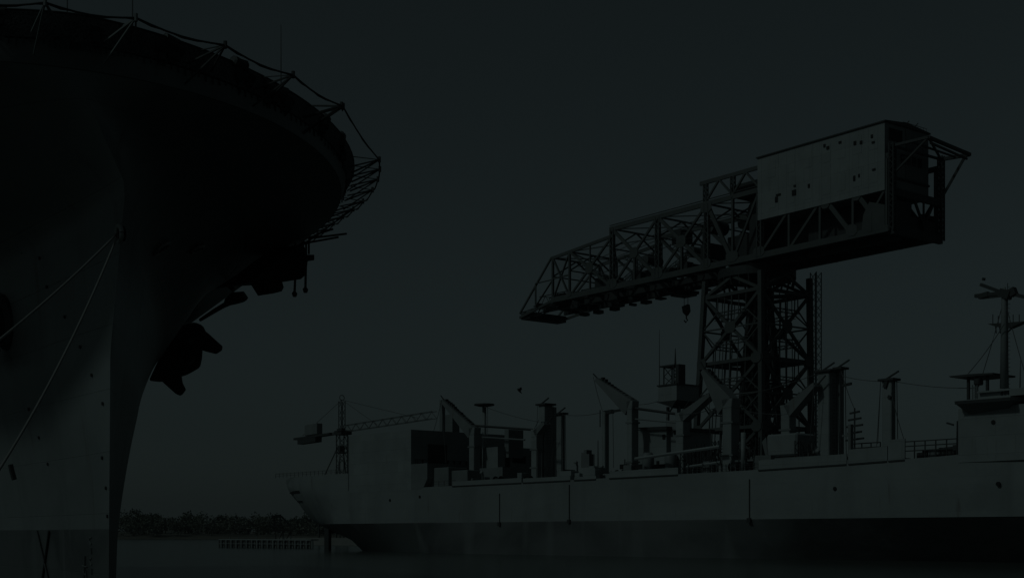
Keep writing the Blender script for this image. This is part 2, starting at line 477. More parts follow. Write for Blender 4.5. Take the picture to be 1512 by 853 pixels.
def hull_pt(side, px, py):
    """point of the hull surface seen at a place in the photograph, found by search"""
    best = None
    for iz in range(0, 200):
        z = iz * 0.1
        for iu in range(0, 240):
            u = li(z, US) + iu * 0.25
            w = off(z) + side * half(u, z); x, y = cpx(w, u, z); d = (x - px) ** 2 + (y - py) ** 2
            if best is None or d < best[0]: best = (d, w, u, z)
    return Vector(best[1:])
def surf_normal(side, u, z):
    a = Vector((off(z) + side * half(u, z), u, z)); b = Vector((off(z) + side * half(u + .3, z), u + .3, z)); c = Vector((off(z + .2) + side * half(u, z + .2), u, z + .2))
    n = (b - a).cross(c - a).normalized()
    return n if n.x * side > 0 else -n
fair = []
for side, px, py, r in ((-1, 178, 345, .28), (1, 238, 366, .42), (1, 290, 367, .34)):
    p = hull_pt(side, px, py); n = surf_normal(side, p.y, p.z); fair.append(p + n * .15)
    q = n.to_track_quat('Z', 'Y'); mb = MB(); pts = []
    ring = [p + n * .08 + q @ Vector((math.cos(t) * r * 1.1, math.sin(t) * r, 0)) for t in [2 * math.pi * k / 20 for k in range(21)]]
    mb.tube(ring, .085, 8, cap=False)
    f = mb.build('fairlead', M['white'], carrier, smooth=True)
    MB().tube([p - n * .1, p + n * .04], r * .98, 20).build('fairlead_opening', M['black'], f)

def anchor(side, px, py, size, name='anchor'):
    p = hull_pt(side, px, py); n = surf_normal(side, p.y, p.z)
    dn = Vector((0, 0, -1)); dn = (dn - n * dn.dot(n)).normalized(); al = n.cross(dn).normalized()
    S = size; P = lambda a, d, o: p + al * a * S + dn * d * S + n * o * S
    # bolster (hawse fairing) on the plating
    bo = MB(); 
    bo.tube([P(0, -.55, -.35), P(0, -.45, .15), P(0, -.25, .42)], [.62 * S, .55 * S, .34 * S], 14)
    bo.tube([P(0, -.2, -.3), P(0, .1, .12), P(0, .3, .3)], [.5 * S, .42 * S, .26 * S], 12)
    a = MB()
    a.tube([P(0, -.4, .42), P(0, .75, .55)], .13 * S, 8)                      # shank
    a.tube([P(-.62, .78, .5), P(.62, .78, .5)], .22 * S, 10)                  # crown
    for s in (-1, 1):                                                          # flukes, swung out
        a.prism([P(s * .30, .85, .60), P(s * .62, .80, .60), P(s * .74, -.05, 1.02), P(s * .58, -.42, 1.25), P(s * .40, .1, 1.0)], n * .16 * S)
        a.prism([P(s * .28, .75, .36), P(s * .80, .85, .36), P(s * .92, 1.25, .62), P(s * .5, 1.1, .62)], n * .22 * S)
    o = a.build(name, M['dark'], carrier)
    bo.build('hawse_bolster', M['grey2'], o, smooth=True)
hp = hull_pt(-1, 8, 478); hn = surf_normal(-1, hp.y, hp.z); hq = hn.to_track_quat('Z', 'Y')
mb = MB(); mb.tube([hp - hn * .6, hp + hn * .12, hp + hn * .3], [1.5, 1.25, 1.05], 20); hb = mb.build('hawse_bolster', M['dark'], carrier, smooth='auto')
MB().tube([hp, hp + hn * .34], .95, 20).build('hawse_opening', M['black'], hb)
anchor(-1, 4, 482, 1.5)

# draught marks near the stem
mb = MB()
def on_side(u, z, out=.03):
    w = -half(u, z); n = surf_normal(-1, u, z); return Vector((w, u, z)) + n * out
def stroke(pts, wd=.045):
    for a, b in zip(pts, pts[1:]): mb.beam(a, b, .012, wd) if abs((b - a).z) < .03 else mb.beam(a, b, wd, .03)
ub = hull_pt(-1, 136, 800).y
for k in range(6):
    z = 3.6 - .42 * k
    u = ub + .25 * random.uniform(-.05, .05)
    d = [(0, 0), (.0, .26)] if k % 2 else [(0, .26), (.22, .26), (.22, .13), (0, .0), (.22, 0)]
    stroke([on_side(u + a, z + b) for a, b in d])
mb.build('draught_marks', M['grey2'], carrier)
mb = MB()
uc = hull_pt(-1, 127, 818).y
for pts in ([(0, .9), (.15, .1)], [(-.25, .45), (.5, .5)], [(.0, .1), (.35, .28)], [(-.2, -.1), (-.1, .3)], [(.2, .35), (.25, -.15)]):
    stroke([on_side(uc + a, 2.2 + b) for a, b in pts], .05)
mb.build('hull_symbol', M['grey2'], carrier)
# small plating fittings on the starboard bow
for px, py in [(32, 372), (60, 382), (68, 423), (96, 468), (118, 511), (136, 555), (43, 605), (58, 644), (152, 595), (153, 677), (157, 721), (160, 760), (20, 700), (70, 683)]:
    p = hull_pt(-1, px, py); n = surf_normal(-1, p.y, p.z); MB().tube([p, p + n * .06], .07, 8).build('plating_fitting', M['dark'], carrier)
mb = MB()
for u0, u1, z1, z0 in ((0.1, .65, 4.15, 1), (.62, .05, 4.15, 1)):
    b0 = hull_pt(-1, 78, 800).y
    mb.tube([on_side(b0 + u0 * 4 + (u1 - u0) * 4 * k / 8, z1 + (z0 - z1) * k / 8, .05) for k in range(9)], .05, 6)
mb.build('rope_shadow_lines', M['dark'], carrier)  # crossing rope shadows on the hull, built as thin dark tubes
# port side projections seen against the sky
def port_pt(px, py): return hull_pt(1, px, py)
u0 = 40.0
# gun-tub platform with braces, under the deck edge
def world_px(px, py, Y):                       # a place in the photograph at depth Y, in carrier coordinates
    X = (px - 756) * Y / F - CF[0]; Z = 4 + (788 - py) * Y / F; Yr = Y - CF[1]
    return Vector((X * math.cos(TH) + Yr * math.sin(TH), -X * math.sin(TH) + Yr * math.cos(TH), Z))
Y1 = 74.0
A = [world_px(*p, Y1) for p in ((364, 418), (395, 398), (425, 375), (448, 360), (455, 380), (452, 405), (444, 412), (392, 415))]
bk = Vector((-1.2, 2.2, 0))
sp = MB().prism(A, bk).build('sponson', M['dark'], carrier)
MB().prism([world_px(*p, Y1 + .3) for p in ((392, 414), (416, 414), (419, 424), (416, 430), (404, 433))], bk * .5).build('sponson_bracket', M['dark'], carrier)
box_pts = [world_px(*p, Y1 - .2) for p in ((449, 376), (464, 376), (464, 384), (449, 384))]
MB().prism(box_pts, bk * .3).build('searchlight', M['dark'], carrier)
for x, y0, y1 in ((435, 412, 435), (451, 380, 429)):
    MB().tube([world_px(x + 1, y0 - 4, Y1 + .4), world_px(x, y1 - 5, Y1 + .4), world_px(x, y1 - 2, Y1 + .4), world_px(x, y1 + 3, Y1 + .4)], [.06, .07, .16, .1], 8).build('sponson_leg', M['dark'], carrier)
mb = MB()
for a, b in (((448, 359), (455, 359)), ((452, 359), (452, 378)), ((456, 355), (456, 375)), ((436, 366), (436, 352)), ((445, 360), (500, 350)), ((456, 354), (470, 345)), ((470, 345), (492, 338)), ((456, 352), (512, 345)), ((428, 372), (432, 362)), ((420, 380), (450, 356))):
    mb.beam(world_px(*a, Y1 + .5), world_px(*b, Y1 + .5), .09)
mb.build('sponson_rail', M['dark'], carrier)
# port anchor stowed in its bolster, seen in profile against the sky
ha = hull_pt(1, 232, 540); Y3 = cw(*ha)[1] - .8
def aprism(pts, d0, d1, bev=.1):
    return MB().prism([world_px(*p, Y3 + d0) for p in pts], Vector((0, d1 - d0, 0)))
anc = aprism(((262, 482), (288, 475), (300, 480), (306, 492), (300, 508), (299, 528), (296, 542), (284, 549), (262, 556), (244, 560), (226, 558), (236, 536), (250, 508)), -.1, 1.9).build('anchor', M['dark'], carrier, bevel=.12)
aprism(((298, 484), (308, 492), (329, 511), (328, 517), (322, 521), (306, 517), (292, 512)), .1, .8).build('fluke', M['dark'], anc, bevel=.05)
aprism(((236, 556), (268, 552), (270, 565), (275, 575), (269, 583), (262, 580), (244, 564)), .1, .8).build('fluke', M['dark'], anc, bevel=.05)
MB().tube([world_px(291, 478, Y3 + .6), world_px(262, 556, Y3 + .5)], .3, 10).build('shank', M['grey2'], anc)
MB().tube([world_px(282, 503, Y3 - .15), world_px(282, 503, Y3 - .4)], .22, 12).build('crown_pin', M['grey2'], anc)
MB().beam(world_px(278, 539, Y3 - .2), world_px(288, 529, Y3 - .2), .2, .12).build('lug', M['grey2'], anc)
Y2 = 82.0
MB().tube([world_px(332, 452, Y2), world_px(336, 446, Y2), world_px(346, 440, Y2), world_px(360, 438, Y2), world_px(365, 441, Y2)], [.1, .25, .38, .32, .1], 10).build('boat_boom_head', M['dark'], carrier)
MB().tube([world_px(337, 447, Y2), world_px(318, 458, Y2 + 1), world_px(296, 472, Y2 + 3)], [.16, .14, .1], 8).build('boat_boom', M['dark'], carrier)
mb = MB().beam(world_px(335, 419, Y2), world_px(345, 428, Y2), .25)
mb.build('boom_pivot', M['dark'], carrier)

# ------------------------------------------------------------------ mooring ropes of the carrier
def rope(p0, p1, sag, r, name, label):
    pts = []
    for k in range(33):
        t = k / 32; p = Vector(p0).lerp(Vector(p1), t); p.z -= sag * 4 * t * (1 - t); pts.append(p)
    c = Vector(pts[0]); o = MB().tube([p - c for p in pts], r, 8).build(name, M['rope'], smooth=True)
    o.location = c; tag(o, label, 'rope', 'mooring ropes of the carrier'); return o
f0 = Vector(cw(*fair[0]))
def pxw(px, py, Y): return Vector(((px - 756) * Y / F, Y, 4 + (788 - py) * Y / F))
rope(f0, pxw(-210, 652, 33), .35, .04, 'mooring_rope', 'taut pale mooring rope leading far out to the left from the carrier bow fairlead')
rope(f0 + Vector((.05, 0, 0)), pxw(-75, 800, 36), .75, .04, 'mooring_rope', 'steeper pale mooring rope dropping to the lower left along the carrier hull')
p = pxw(18, 697, 38.3)
o = MB().tube([(-.05, 0, .22), (0, 0, 0), (.06, 0, -.2)], .075, 8).build('rope_chafe_guard', M['dark']); o.location = p
tag(o, 'short dark chafing guard lashed around the steeper mooring rope', 'chafe guard')

# ------------------------------------------------------------------ supply ship
SD = (0.6331, -0.7741); SN = (0.7741, 0.6331); SO = (-44.0, 320.0)
ship = empty('supply_ship', (SO[0], SO[1], 0), math.atan2(SD[1], SD[0]),
    'long pale grey naval supply ship with dark boot topping moored below the giant crane', 'supply ship')
def sa(px, c=0.0):                               # distance along the ship of a place seen at column px
    r = (px - 756) / F; return (r * (SO[1] + SN[1] * c) - (SO[0] + SN[0] * c)) / (SD[0] - r * SD[1])
def sz_(px, py, c=0.0):
    Y = SO[1] + SD[1] * sa(px, c) + SN[1] * c; return 4 + (788 - py) * Y / F
def sp3(px, py, c=0.0): return (sa(px, c), c, sz_(px, py, c))
BEAM = 30.0
# hull: sections (a, keel z, waterline inset, deck inset, deck z)
ST = [(-25.5, 14.5, 5.0, 4.0, 18.0), (-23, 10.0, 3.8, 2.6, 18.0), (-17, 6.6, 2.8, 1.2, 18.0), (-9, 4.2, 2.4, .4, 18.0), (-3, 1.2, 2.6, 0.05, 18.0), (4, -1.5, 2.0, 0, 18.0),
      (10.05, -1.5, 1.3, 0, 18.0), (10.1, -1.5, 1.3, 0, 14.0), (24, -1.5, .4, 0, 14.0), (40, -1.5, 0, 0, 14.0), (90, -1.5, 0, 0, 14.1), (128, -1.5, 0, 0, 14.3), (145, -1.5, .3, 0, 14.5), (165, -1.5, 1.0, 0, 15.0), (190, -1.5, 3.0, .6, 16.0), (210, -1.5, 8.0, 3.5, 17.0), (232, -1.5, 14.9, 12.5, 18.5), (238, 4, 14.95, 14.6, 19.0)]
NV = 26
def lerp_tab(tab, a):
    if a <= tab[0][0]: return tab[0][1]
    for p, q in zip(tab, tab[1:]):
        if a <= q[0]:
            t = (a - p[0]) / (q[0] - p[0]); t = t * t * (3 - 2 * t); return p[1] + (q[1] - p[1]) * t
    return tab[-1][1]
LOW = [(-25.5, 0), (-12, 2.5), (-3, 8.0), (6, 8.0), (16, 6.6), (30, 3.6), (52, 0), (112, 0), (130, 2.8), (146, 7.0), (165, 8.5), (200, 5), (238, 0)]
def inset(a, z):
    zk, iw, idk, zd = [lerp_tab([(q[0], q[k]) for q in ST if q[0] != 10.1], a) for k in (1, 2, 3, 4)]
    if a > 10.08: zd = deck_z(a)
    t = max(0, min(1, (z - zk) / (zd - zk)))
    i = iw + (idk - iw) * min(1, t * 1.35) ** 0.8
    if zk > -1.4: i += (1 - t) ** 2.2 * 5.0 * min(1, (zk + 1.5) / 3)
    i += lerp_tab(LOW, a) * max(0, min(1, (6.4 - z) / 7.9))
    return min(i, BEAM / 2 - .02)
def deck_z(a):
    for s, t in zip(ST[7:], ST[8:]):
        if a <= t[0]: return s[4] + (t[4] - s[4]) * (a - s[0]) / (t[0] - s[0])
    return 16
def section(a, zd):
    zk = lerp_tab([(q[0], q[1]) for q in ST], a)
    if zk < 5.5: zz = [zk + (6.4 - zk) * k / 12 for k in range(13)] + [6.4 + (zd - 6.4) * k / (NV - 12) for k in range(1, NV - 11)]
    else: zz = [zk + (zd - zk) * (k / NV) for k in range(NV + 1)]
    return [(a, inset(a, z), z) for z in zz]
mb = MB(); vs = []; fs = []
AS = [-25.5 + 35.55 * k / 30 for k in range(31)]
secs = [section(a, 18.0) for a in AS] + [section(10.1, 14.0)]
secs += [section(a, deck_z(a)) for a in [12 + 226 * k / 90 for k in range(91)]]
full = [s + [(a, BEAM - c, z) for a, c, z in s[::-1]] for s in secs]
m_ = len(full[0])
for f in full: vs += f
for j in range(len(full) - 1):
    for i in range(m_): fs.append((j * m_ + i, j * m_ + (i + 1) % m_, (j + 1) * m_ + (i + 1) % m_, (j + 1) * m_ + i))
fs.append(tuple(range(m_))); fs.append(tuple((len(full) - 1) * m_ + i for i in range(m_)))
mb.add(vs, fs)
hull = mb.build('hull', M['ship_hull'], ship, smooth='auto')
MB().beam((sa(484, 7), 7, -1), (sa(484, 7), 7, 5.5), 2.0, .8).build('rudder', M['dark'], ship)
# aft house flush with the side
a1, a2, a3 = sa(515), sa(607), sa(631)
Z1, Z2 = 26.6, 19.1
mb = MB(); mb.box(a1, a2, -.02, BEAM + .02, 13.5, Z1)
mb.build('aft_house', M['grey'], ship)
mb = MB(); 
mb.prism([(a2 + .01, -.02, 13.6), (a3 - 2.6, -.02, 13.6), (a3 - 1.2, -.02, 14.2), (a3, -.02, 15.8), (a3, -.02, Z2), (a2 + .01, -.02, Z2)], (0, BEAM + .04, 0))
mb.build('hangar_lower_wall', M['grey2'], ship)
mb = MB()
for x0, x1, z0, z1 in ((16.5, 21.5, 19.3, 23.2), (4.5, 9.5, 19.3, 23.6), (23.5, 27, 20, 23)):
    MB().box(a2 + .01, a2 + .25, x0, x1, z0, z1).build('hangar_door', M['dark'], ship)
mb = MB()
for k in range(16):
    mb.box(a2, a2 + .5, 1.2 + k * 1.7, 1.3 + k * 1.7, Z2, Z2 + 1.1)
mb.beam((a2 + .5, .5, Z2 + 1.1), (a2 + .5, 29, Z2 + 1.1), .08); mb.build('deck_rail', M['dark'], ship)
def rail(name, px0, px1, c, zf, h=1.1, step=1.8, mat='dark'):
    A0, A1 = sa(px0, c), sa(px1, c); mb = MB(); n = max(2, int((A1 - A0) / step))
    for k in range(n + 1):
        a = A0 + (A1 - A0) * k / n; z = zf(a); mb.beam((a, c, z), (a, c, z + h), .07)
    for hh in (.45, .8, 1.0):
        mb.beam((A0, c, zf(A0) + h * hh), (A1, c, zf(A1) + h * hh), .05)
    return mb.build(name, M[mat], ship)
rail('deck_rail', 407, 514, .6, lambda a: 18.0)
# bulwark along the main deck, with gaps
for x0, x1, h in ((668, 770, .9), (772, 842, .75), (848, 880, .5), (900, 1001, 1.15), (1120, 1250, 1.5), (1253, 1310, 2.1), (1312, 1336, 3.0)):
    A0, A1 = sa(x0), sa(x1)
    MB().prism([(A0, .0, deck_z(A0) - .05), (A1, 0, deck_z(A1) - .05), (A1, 0, deck_z(A1) + h), (A0, 0, deck_z(A0) + h)], (0, .2, 0)).build('bulwark', M['grey'], ship)
    MB().beam((A0, -.06, deck_z(A0) - .12), (A1, -.06, deck_z(A1) - .12), .16, .22).build('rubbing_strake', M['dark'], ship)
# side details
for x, y0, y1 in ((738, 728, 772), (841, 715, 768), (1107, 707, 766)):
    mb = MB(); mb.beam((sa(x), -.06, sz_(x, y0)), (sa(x), -.06, sz_(x, y1)), .16)
    mb.box(sa(x) - .35, sa(x) + .35, -.35, 0, sz_(x, y1) - .5, sz_(x, y1) + .2)
    mb.build('discharge_pipe', M['dark'], ship)
MB().beam((a1, -.08, 14), (a1, -.08, Z1), .12).build('corner_pipe', M['grey2'], ship)
for x, y in ((576, 738), (1233, 721), (1474, 714), (1467, 623), (620, 733)):
    MB().tube([(sa(x), .1, sz_(x, y)), (sa(x), -.12, sz_(x, y))], .32, 10).build('scupper', M['black'], ship)
for x0, x1, y, h in ((418, 441, 726, .55), (418, 439, 740, .3)):
    A0, A1 = sa(x0, 2.6), sa(x1, 1.2); z = (sz_(x0, y, 2.6) + sz_(x1, y, 1.2)) / 2
    mb = MB(); n = 8
    for k in range(n):
        a, b = A0 + (A1 - A0) * k / n, A0 + (A1 - A0) * (k + 1) / n; mb.beam((a, inset(a, z) - .03, z), (b, inset(b, z) - .03, z), .12, h)
    mb.build('mooring_port', M['black'], ship)

def box_px(name, mat, x0, x1, y0, y1, c, dc, bevel=0, parent=None, base=None):
    """a box whose near face spans columns x0..x1 and rows y0..y1 at offset c, dc deep"""
    A0, A1 = sa(x0, c), sa(x1, c); xm = (x0 + x1) / 2
    return box(name, M[mat], parent or ship, A0, A1, c, c + dc, base if base is not None else sz_(xm, y1, c), sz_(xm, y0, c), bevel=bevel)
def post(x0, x1, y0, y1, c, dc, name='kingpost', mat='grey', cap=True):
    o = box_px(name, mat, x0, x1, y0, y1, c, dc, bevel=.12, base=13.9)
    A0, A1 = sa(x0, c), sa(x1, c); zt = sz_((x0 + x1) / 2, y0, c)
    if cap:
        mb = MB(); mb.box(A0 - .5, A1 + .6, c - .4, c + dc + .4, zt, zt + .35)
        mb.beam(((A0 + A1) / 2, c, zt + .3), ((A0 + A1) / 2 + 2.2, c, zt + 1.3), .22)
        mb.build('masthead_fitting', M['dark'], o)
        mb = MB(); mb.tube([(A1 + .3, c + .4, zt), (A1 + .35, c + .4, 14.5)], .05, 5); mb.tube([(A1 + .3, c + dc - .2, zt), (A1 + .55, c + dc - .2, 14.5)], .06, 5)
        mb.tube([(A0 - .2, c, zt), (A0 - 1.0, c - .2, 15)], .04, 5)
        for k in range(int((zt - 15) / .6)):
            mb.beam((A1 + .12, c + dc * .4, 15 + k * .6), (A1 + .12, c + dc * .65, 15 + k * .6), .06)
        mb.build('rigging_line', M['dark'], o)
    return o
def arm_post(xc, wpx, y0, c, tip, name='transfer_post', dc=1.8, aw=1.5, base=13.9, y1=None):
    """fuelling-at-sea post with a slanting head arm"""
    A = sa(xc, c); zt = sz_(xc, y0, c); Y = SO[1] + SD[1] * A + SN[1] * c; w = wpx * Y / F / .75
    mb = MB(); mb.box(A - w / 2, A + w / 2, c, c + dc, base, zt)
    mb.prism([(A - w * .5, c, zt - .01), (A + w * .5, c, zt - .01), (A + w * .62, c, zt + 1.6), (A - w * .62, c, zt + 1.6)], (0, dc, 0))
    o = mb.build(name, M['grey'], ship, bevel=.08)
    tx, ty = tip; P = Vector((A, c + dc / 2, zt + 1.0)); Q = Vector(sp3(tx, ty, c)); Q.y = c + dc / 2
    d = (Q - P).normalized(); up = Vector((0, 0, 1))
    nrm = Vector((d.z, 0, -d.x)); nrm = nrm if nrm.z < 0 else -nrm
    mb = MB(); mb.prism([P - nrm * aw * .3, Q - nrm * .35, Q + nrm * .35, P + nrm * aw * .8], (0, -dc * .5, 0))
    mb.prism([P - nrm * aw * .3, Q - nrm * .35, Q + nrm * .35, P + nrm * aw * .8], (0, dc * .5 - .02, 0))
    arm = mb.build('arm', M['grey2'], o)
    mb = MB(); L = (Q - P).length
    for k in range(int(L / .9)):
        q = P + d * (k * .9 + .5) - nrm * .5
        mb.box(q.x - .22, q.x + .22, q.y - .35, q.y + .35, q.z - .2, q.z + random.uniform(.15, .5))
    mb.beam(Q, Q + d * 1.8 + Vector((0, 0, .4)), .18)
    mb.build('sheave', M['dark'], arm)
    mb = MB(); mb.box(A - w * .7, A + w * .7, c - .1, c + dc + .1, zt - 2.6, zt - 2.3); mb.box(A - w * .7, A + w * .7, c - .1, c + dc + .1, base + 3.2, base + 3.5)
    mb.build('collar', M['grey2'], o)
    return o
def span(name, x0, y0, x1, y1, c, w=.35, mat='dark', sag=0.0, n=8):
    p, q = Vector(sp3(x0, y0, c)), Vector(sp3(x1, y1, c))
    pts = [p.lerp(q, k / n) - Vector((0, 0, sag * math.sin(math.pi * k / n))) for k in range(n + 1)]
    return MB().tube(pts, w / 2, 6).build(name, M[mat], ship)

# aft group
box_px('winch_house', 'grey2', 636, 662, 690, 722, 1.6, 5, bevel=.1, base=13.9)
box_px('winch_house', 'grey2', 664, 690, 694, 722, 2.4, 4, bevel=.1, base=13.9)
arm_post(696, 9, 642, 5, (652, 592), aw=2.4)
o = box_px('kingpost', 'grey2', 649, 653, 590, 637, 10, .8, base=13.9)
box_px('kingpost', 'grey2', 655, 668, 612, 640, 14, 2, base=13.9)
arm_post(788, 9, 645, 6, (803, 624), aw=1.2)
span('stores_span', 700, 628, 786, 634, 6.5, .55)
span('stores_span', 712, 645, 775, 649, 6.5, .35, 'grey2')
# round-topped pole
p = sp3(715, 600, 12)
mb = MB(); mb.tube([(p[0], 12, 13.9), (p[0], 12, p[2])], [.55, .42], 10); q = mb.build('radar_post', M['grey'], ship, smooth=True)
MB().tube([(p[0], 12, p[2]), (p[0], 12, p[2] + .25), (p[0], 12, p[2] + .55)], [1.0, 2.2, 2.2], 16).build('radar_dish', M['dark'], q)
mb = MB(); mb.tube([(p[0] + 1.2, 12, 20), (p[0] + 1.2, 12, p[2])], .06, 5)
for k in range(14): mb.beam((p[0] + .4, 12, 19.5 + k * .75), (p[0] + 1.3, 12, 19.5 + k * .75), .06)
mb.build('ladder', M['grey2'], q)
# mid deckhouse
w1 = box_px('deckhouse', 'grey', 713, 735, 660, 690, 8, 16, base=17.2)
box_px('deckhouse_base', 'grey2', 708, 742, 690, 716, 6, 20, base=13.9)
A1 = sa(735, 8)
mb = MB()
for c0, c1, z0, z1 in ((12, 15.5, 19, 20.5), (10, 11.2, 18, 20), (17.5, 21.5, 18.6, 20.6)): mb.box(A1, A1 + .12, c0, c1, z0, z1)
mb.build('opening', M['black'], w1)
box_px('deckhouse_top', 'grey2', 745, 751, 634, 650, 10, 4, base=20)
MB().box(sa(714, 8) - .6, A1 + 2.2, 7.2, 26, 17.0, 17.2).build('platform', M['dark'], ship)
for c in (8, 13, 18, 24):
    MB().beam((A1 + 1.9, c, 14), (A1 + 1.9, c, 17), .25).build('stanchion', M['dark'], ship)
# paired aft kingposts
post(795, 804, 598, 705, 8, 2.2)
post(811, 814, 600, 705, 11, 1.5, cap=False)
post(818, 830, 612, 705, 14, .8)
for x, y0, c in ((794, 663, 4), (800, 668, 4), (831, 632, 6), (883, 650, 9), (821, 672, 5)):
    mb = MB(); a = sa(x, c); mb.tube([(a, c, 13.9), (a, c, sz_(x, y0, c))], [.16, .08], 6); mb.build('pole', M['cable'], ship)
# goal post and forward transfer posts
o = post(888, 893, 608, 700, 8, 1.2, cap=False)
mb = MB(); mb.beam(sp3(893, 609, 8.5), sp3(905, 607, 8.5), .7); mb.beam(sp3(905, 607, 8.5), sp3(922, 604, 8.5), .4); mb.build('crossbar', M['dark'], o)
MB().tube([sp3(886, 605, 8), sp3(886, 630, 8)], .12, 6).build('pole', M['cable'], ship)
arm_post(929, 8, 604, 6, (879, 560), aw=2.8)
arm_post(1003, 11, 622, 6, (1047, 582), aw=1.6)
span('stores_span', 934, 602, 1000, 611, 6.8, .55)
span('stores_span', 934, 618, 1000, 624, 6.8, .3, 'grey2')
# midships house, white, with overhanging dark canopy
box_px('midships_house', 'grey', 932, 984, 632, 690, 10, 12, base=13.9)
box_px('midships_house', 'grey', 984, 1002, 620, 690, 11, 2.2, base=13.9)
mb = MB(); mb.prism([sp3(937, 631, 9.5), sp3(984, 629, 9.5), sp3(984, 634, 9.5), sp3(955, 635, 9.5)], (0, 13, 0)); mb.build('canopy', M['dark'], ship)
for x, y in ((939, 646), (980, 644), (997, 638), (971, 683), (955, 670), (995, 683)):
    box_px('opening', 'black', x - 2, x + 2, y - 3, y + 4, 9.9 if x < 984 else 10.9, .2)
for x0, x1 in ((952, 962), (985, 996)):
    a = sa((x0 + x1) / 2, 5); z = sz_(x0, 668, 5)
    MB().tube([(a, 5, 13.9), (a, 5, z - .6), (a, 5, z)], [1.1, 1.1, .7], 14).build('vent_trunk', M['grey2'], ship, smooth=True)
for x0, x1 in ((935, 950), (963, 982), (915, 924)):
    box_px('recess', 'black', x0, x1, 685, 692, 4, 1)
# lookout control house on its trestle with lattice mast
mb = MB(); A0, A1 = sa(972, 14), sa(999, 14); z0, z1 = sz_(985, 592, 14), sz_(985, 569, 14)
ch = mb.box(A0, A1, 14, 20, z0, z1).build('control_house', M['grey'], ship)
mb = MB(); mb.prism([(A0 - .3, 13.7, z0), (A1 + .3, 13.7, z0), (A1 - 1, 13.7, z0 - 1.4), (A0 + 3.0, 13.7, z0 - 1.0)], (0, 6.6, 0)); mb.box(A0 - .2, A1 + .2, 13.8, 20.2, z1, z1 + .25)
mb.build('house_skirt', M['dark'], ch)
mb = MB(); am = (A0 + A1) / 2
for i in (-1.6, 1.8):
    for c in (15.5, 18.5): mb.beam((am + i, c, 13.9), (am + i * .8, c, z0 - .9), .45)
for k in range(5): mb.beam((am - 1.6, 15.5, 14 + k * 4), (am + 1.8, 15.5, 18 + k * 4), .2)
mb.build('trestle', M['grey2'], ch)
zt = sz_(990, 540, 14)
MB().lattice((am, 15.5, z1), (am, 15.5, zt), 2.6, 2.2, .18, 1.2).build('lattice_mast', M['dark'], ch)
mb = MB(); mb.box(am - 2.2, am + 1.6, 14.2, 17, zt, zt + .3); mb.tube([(am + .6, 15.5, zt), (am + .6, 15.5, sz_(994, 512, 14))], [.22, .06], 6)
mb.box(am + 1.9, am + 2.7, 14.2, 16, z1, zt + .2); mb.build('antenna', M['dark'], ch)
MB().tube([(A0 + .1, 14.2, z0), (A0 + .1, 14.2, sz_(970, 487, 14))], [.12, .04], 6).build('whip_antenna', M['cable'], ch)
arm_post(1073, 13, 602, 4, (1036, 547), aw=3.4, dc=2.2)
arm_post(1159, 12, 612, 6, (1202, 567), aw=2.0)
box_px('winch_house', 'grey', 1131, 1176, 640, 673, 5, 5, bevel=.3)
mb = MB(); mb.prism([sp3(1131, 645, 4.9), sp3(1125, 652, 4.9), sp3(1130, 672, 4.9), sp3(1134, 672, 4.9)], (0, 4, 0)); mb.build('winch_house_end', M['grey2'], ship)
MB().box(sa(1085, 3), sa(1222, 3), 3, 12, 16.0, 16.3).build('platform', M['grey2'], ship)
for x in (1098, 1120, 1150, 1184, 1212):
    MB().beam((sa(x, 3.3), 3.3, 14), (sa(x, 3.3), 3.3, 16), .4).build('stanchion', M['grey'], ship)
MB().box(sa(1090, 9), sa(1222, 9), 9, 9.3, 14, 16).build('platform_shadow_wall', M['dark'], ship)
a = sa(1100, 3); mb = MB(); mb.tube([(a, 2.6, 13.9), (a, 2.6, sz_(1100, 638, 2.6))], .42, 10); mb.build('vent_post', M['grey'], ship, smooth=True)
span('derrick_boom', 938, 677, 1063, 659, 2.0, .6, 'grey')
span('derrick_boom', 1014, 689, 1064, 682, 2.0, .5, 'grey')
# big box kingposts amidships
post(1207, 1224, 549, 690, 8, 2.2)
post(1235, 1240, 545, 690, 10, 1.2)
post(1302, 1316, 562, 690, 8, 1.2)
mb = MB(); mb.beam(sp3(1207, 551, 9), sp3(1228, 549, 9), .5); mb.beam(sp3(1244, 569, 9), sp3(1257, 566, 9), .4); mb.build('yard', M['dark'], ship)
mb = MB(); mb.beam(sp3(1310, 562, 8), sp3(1307, 572, 8), .6); mb.beam(sp3(1316, 587, 8), sp3(1312, 585, 8), .5); mb.build('floodlight', M['dark'], ship)
for s_, x in ((1, 1303), (-1, 1301)):
    pass
c = 7; a = sa(1262, c); zt = sz_(1262, 602, c)
mb = MB(); mb.tube([(a, c, 13.9), (a, c, zt)], .12, 6)
for k, w in enumerate((.9, 1.2, 1.5, 1.3, 1.7)): mb.beam((a - w, c, zt - .8 - 1.05 * k), (a + w, c, zt - .6 - 1.05 * k), .28)
mb.build('signal_mast', M['dark'], ship)
box_px('vent_post', 'grey2', 1252, 1256, 626, 690, 5, .7, base=13.9)
MB().beam(sp3(1244, 643, 5.2), sp3(1253, 643, 5.2), .3).build('pipe', M['grey2'], ship)
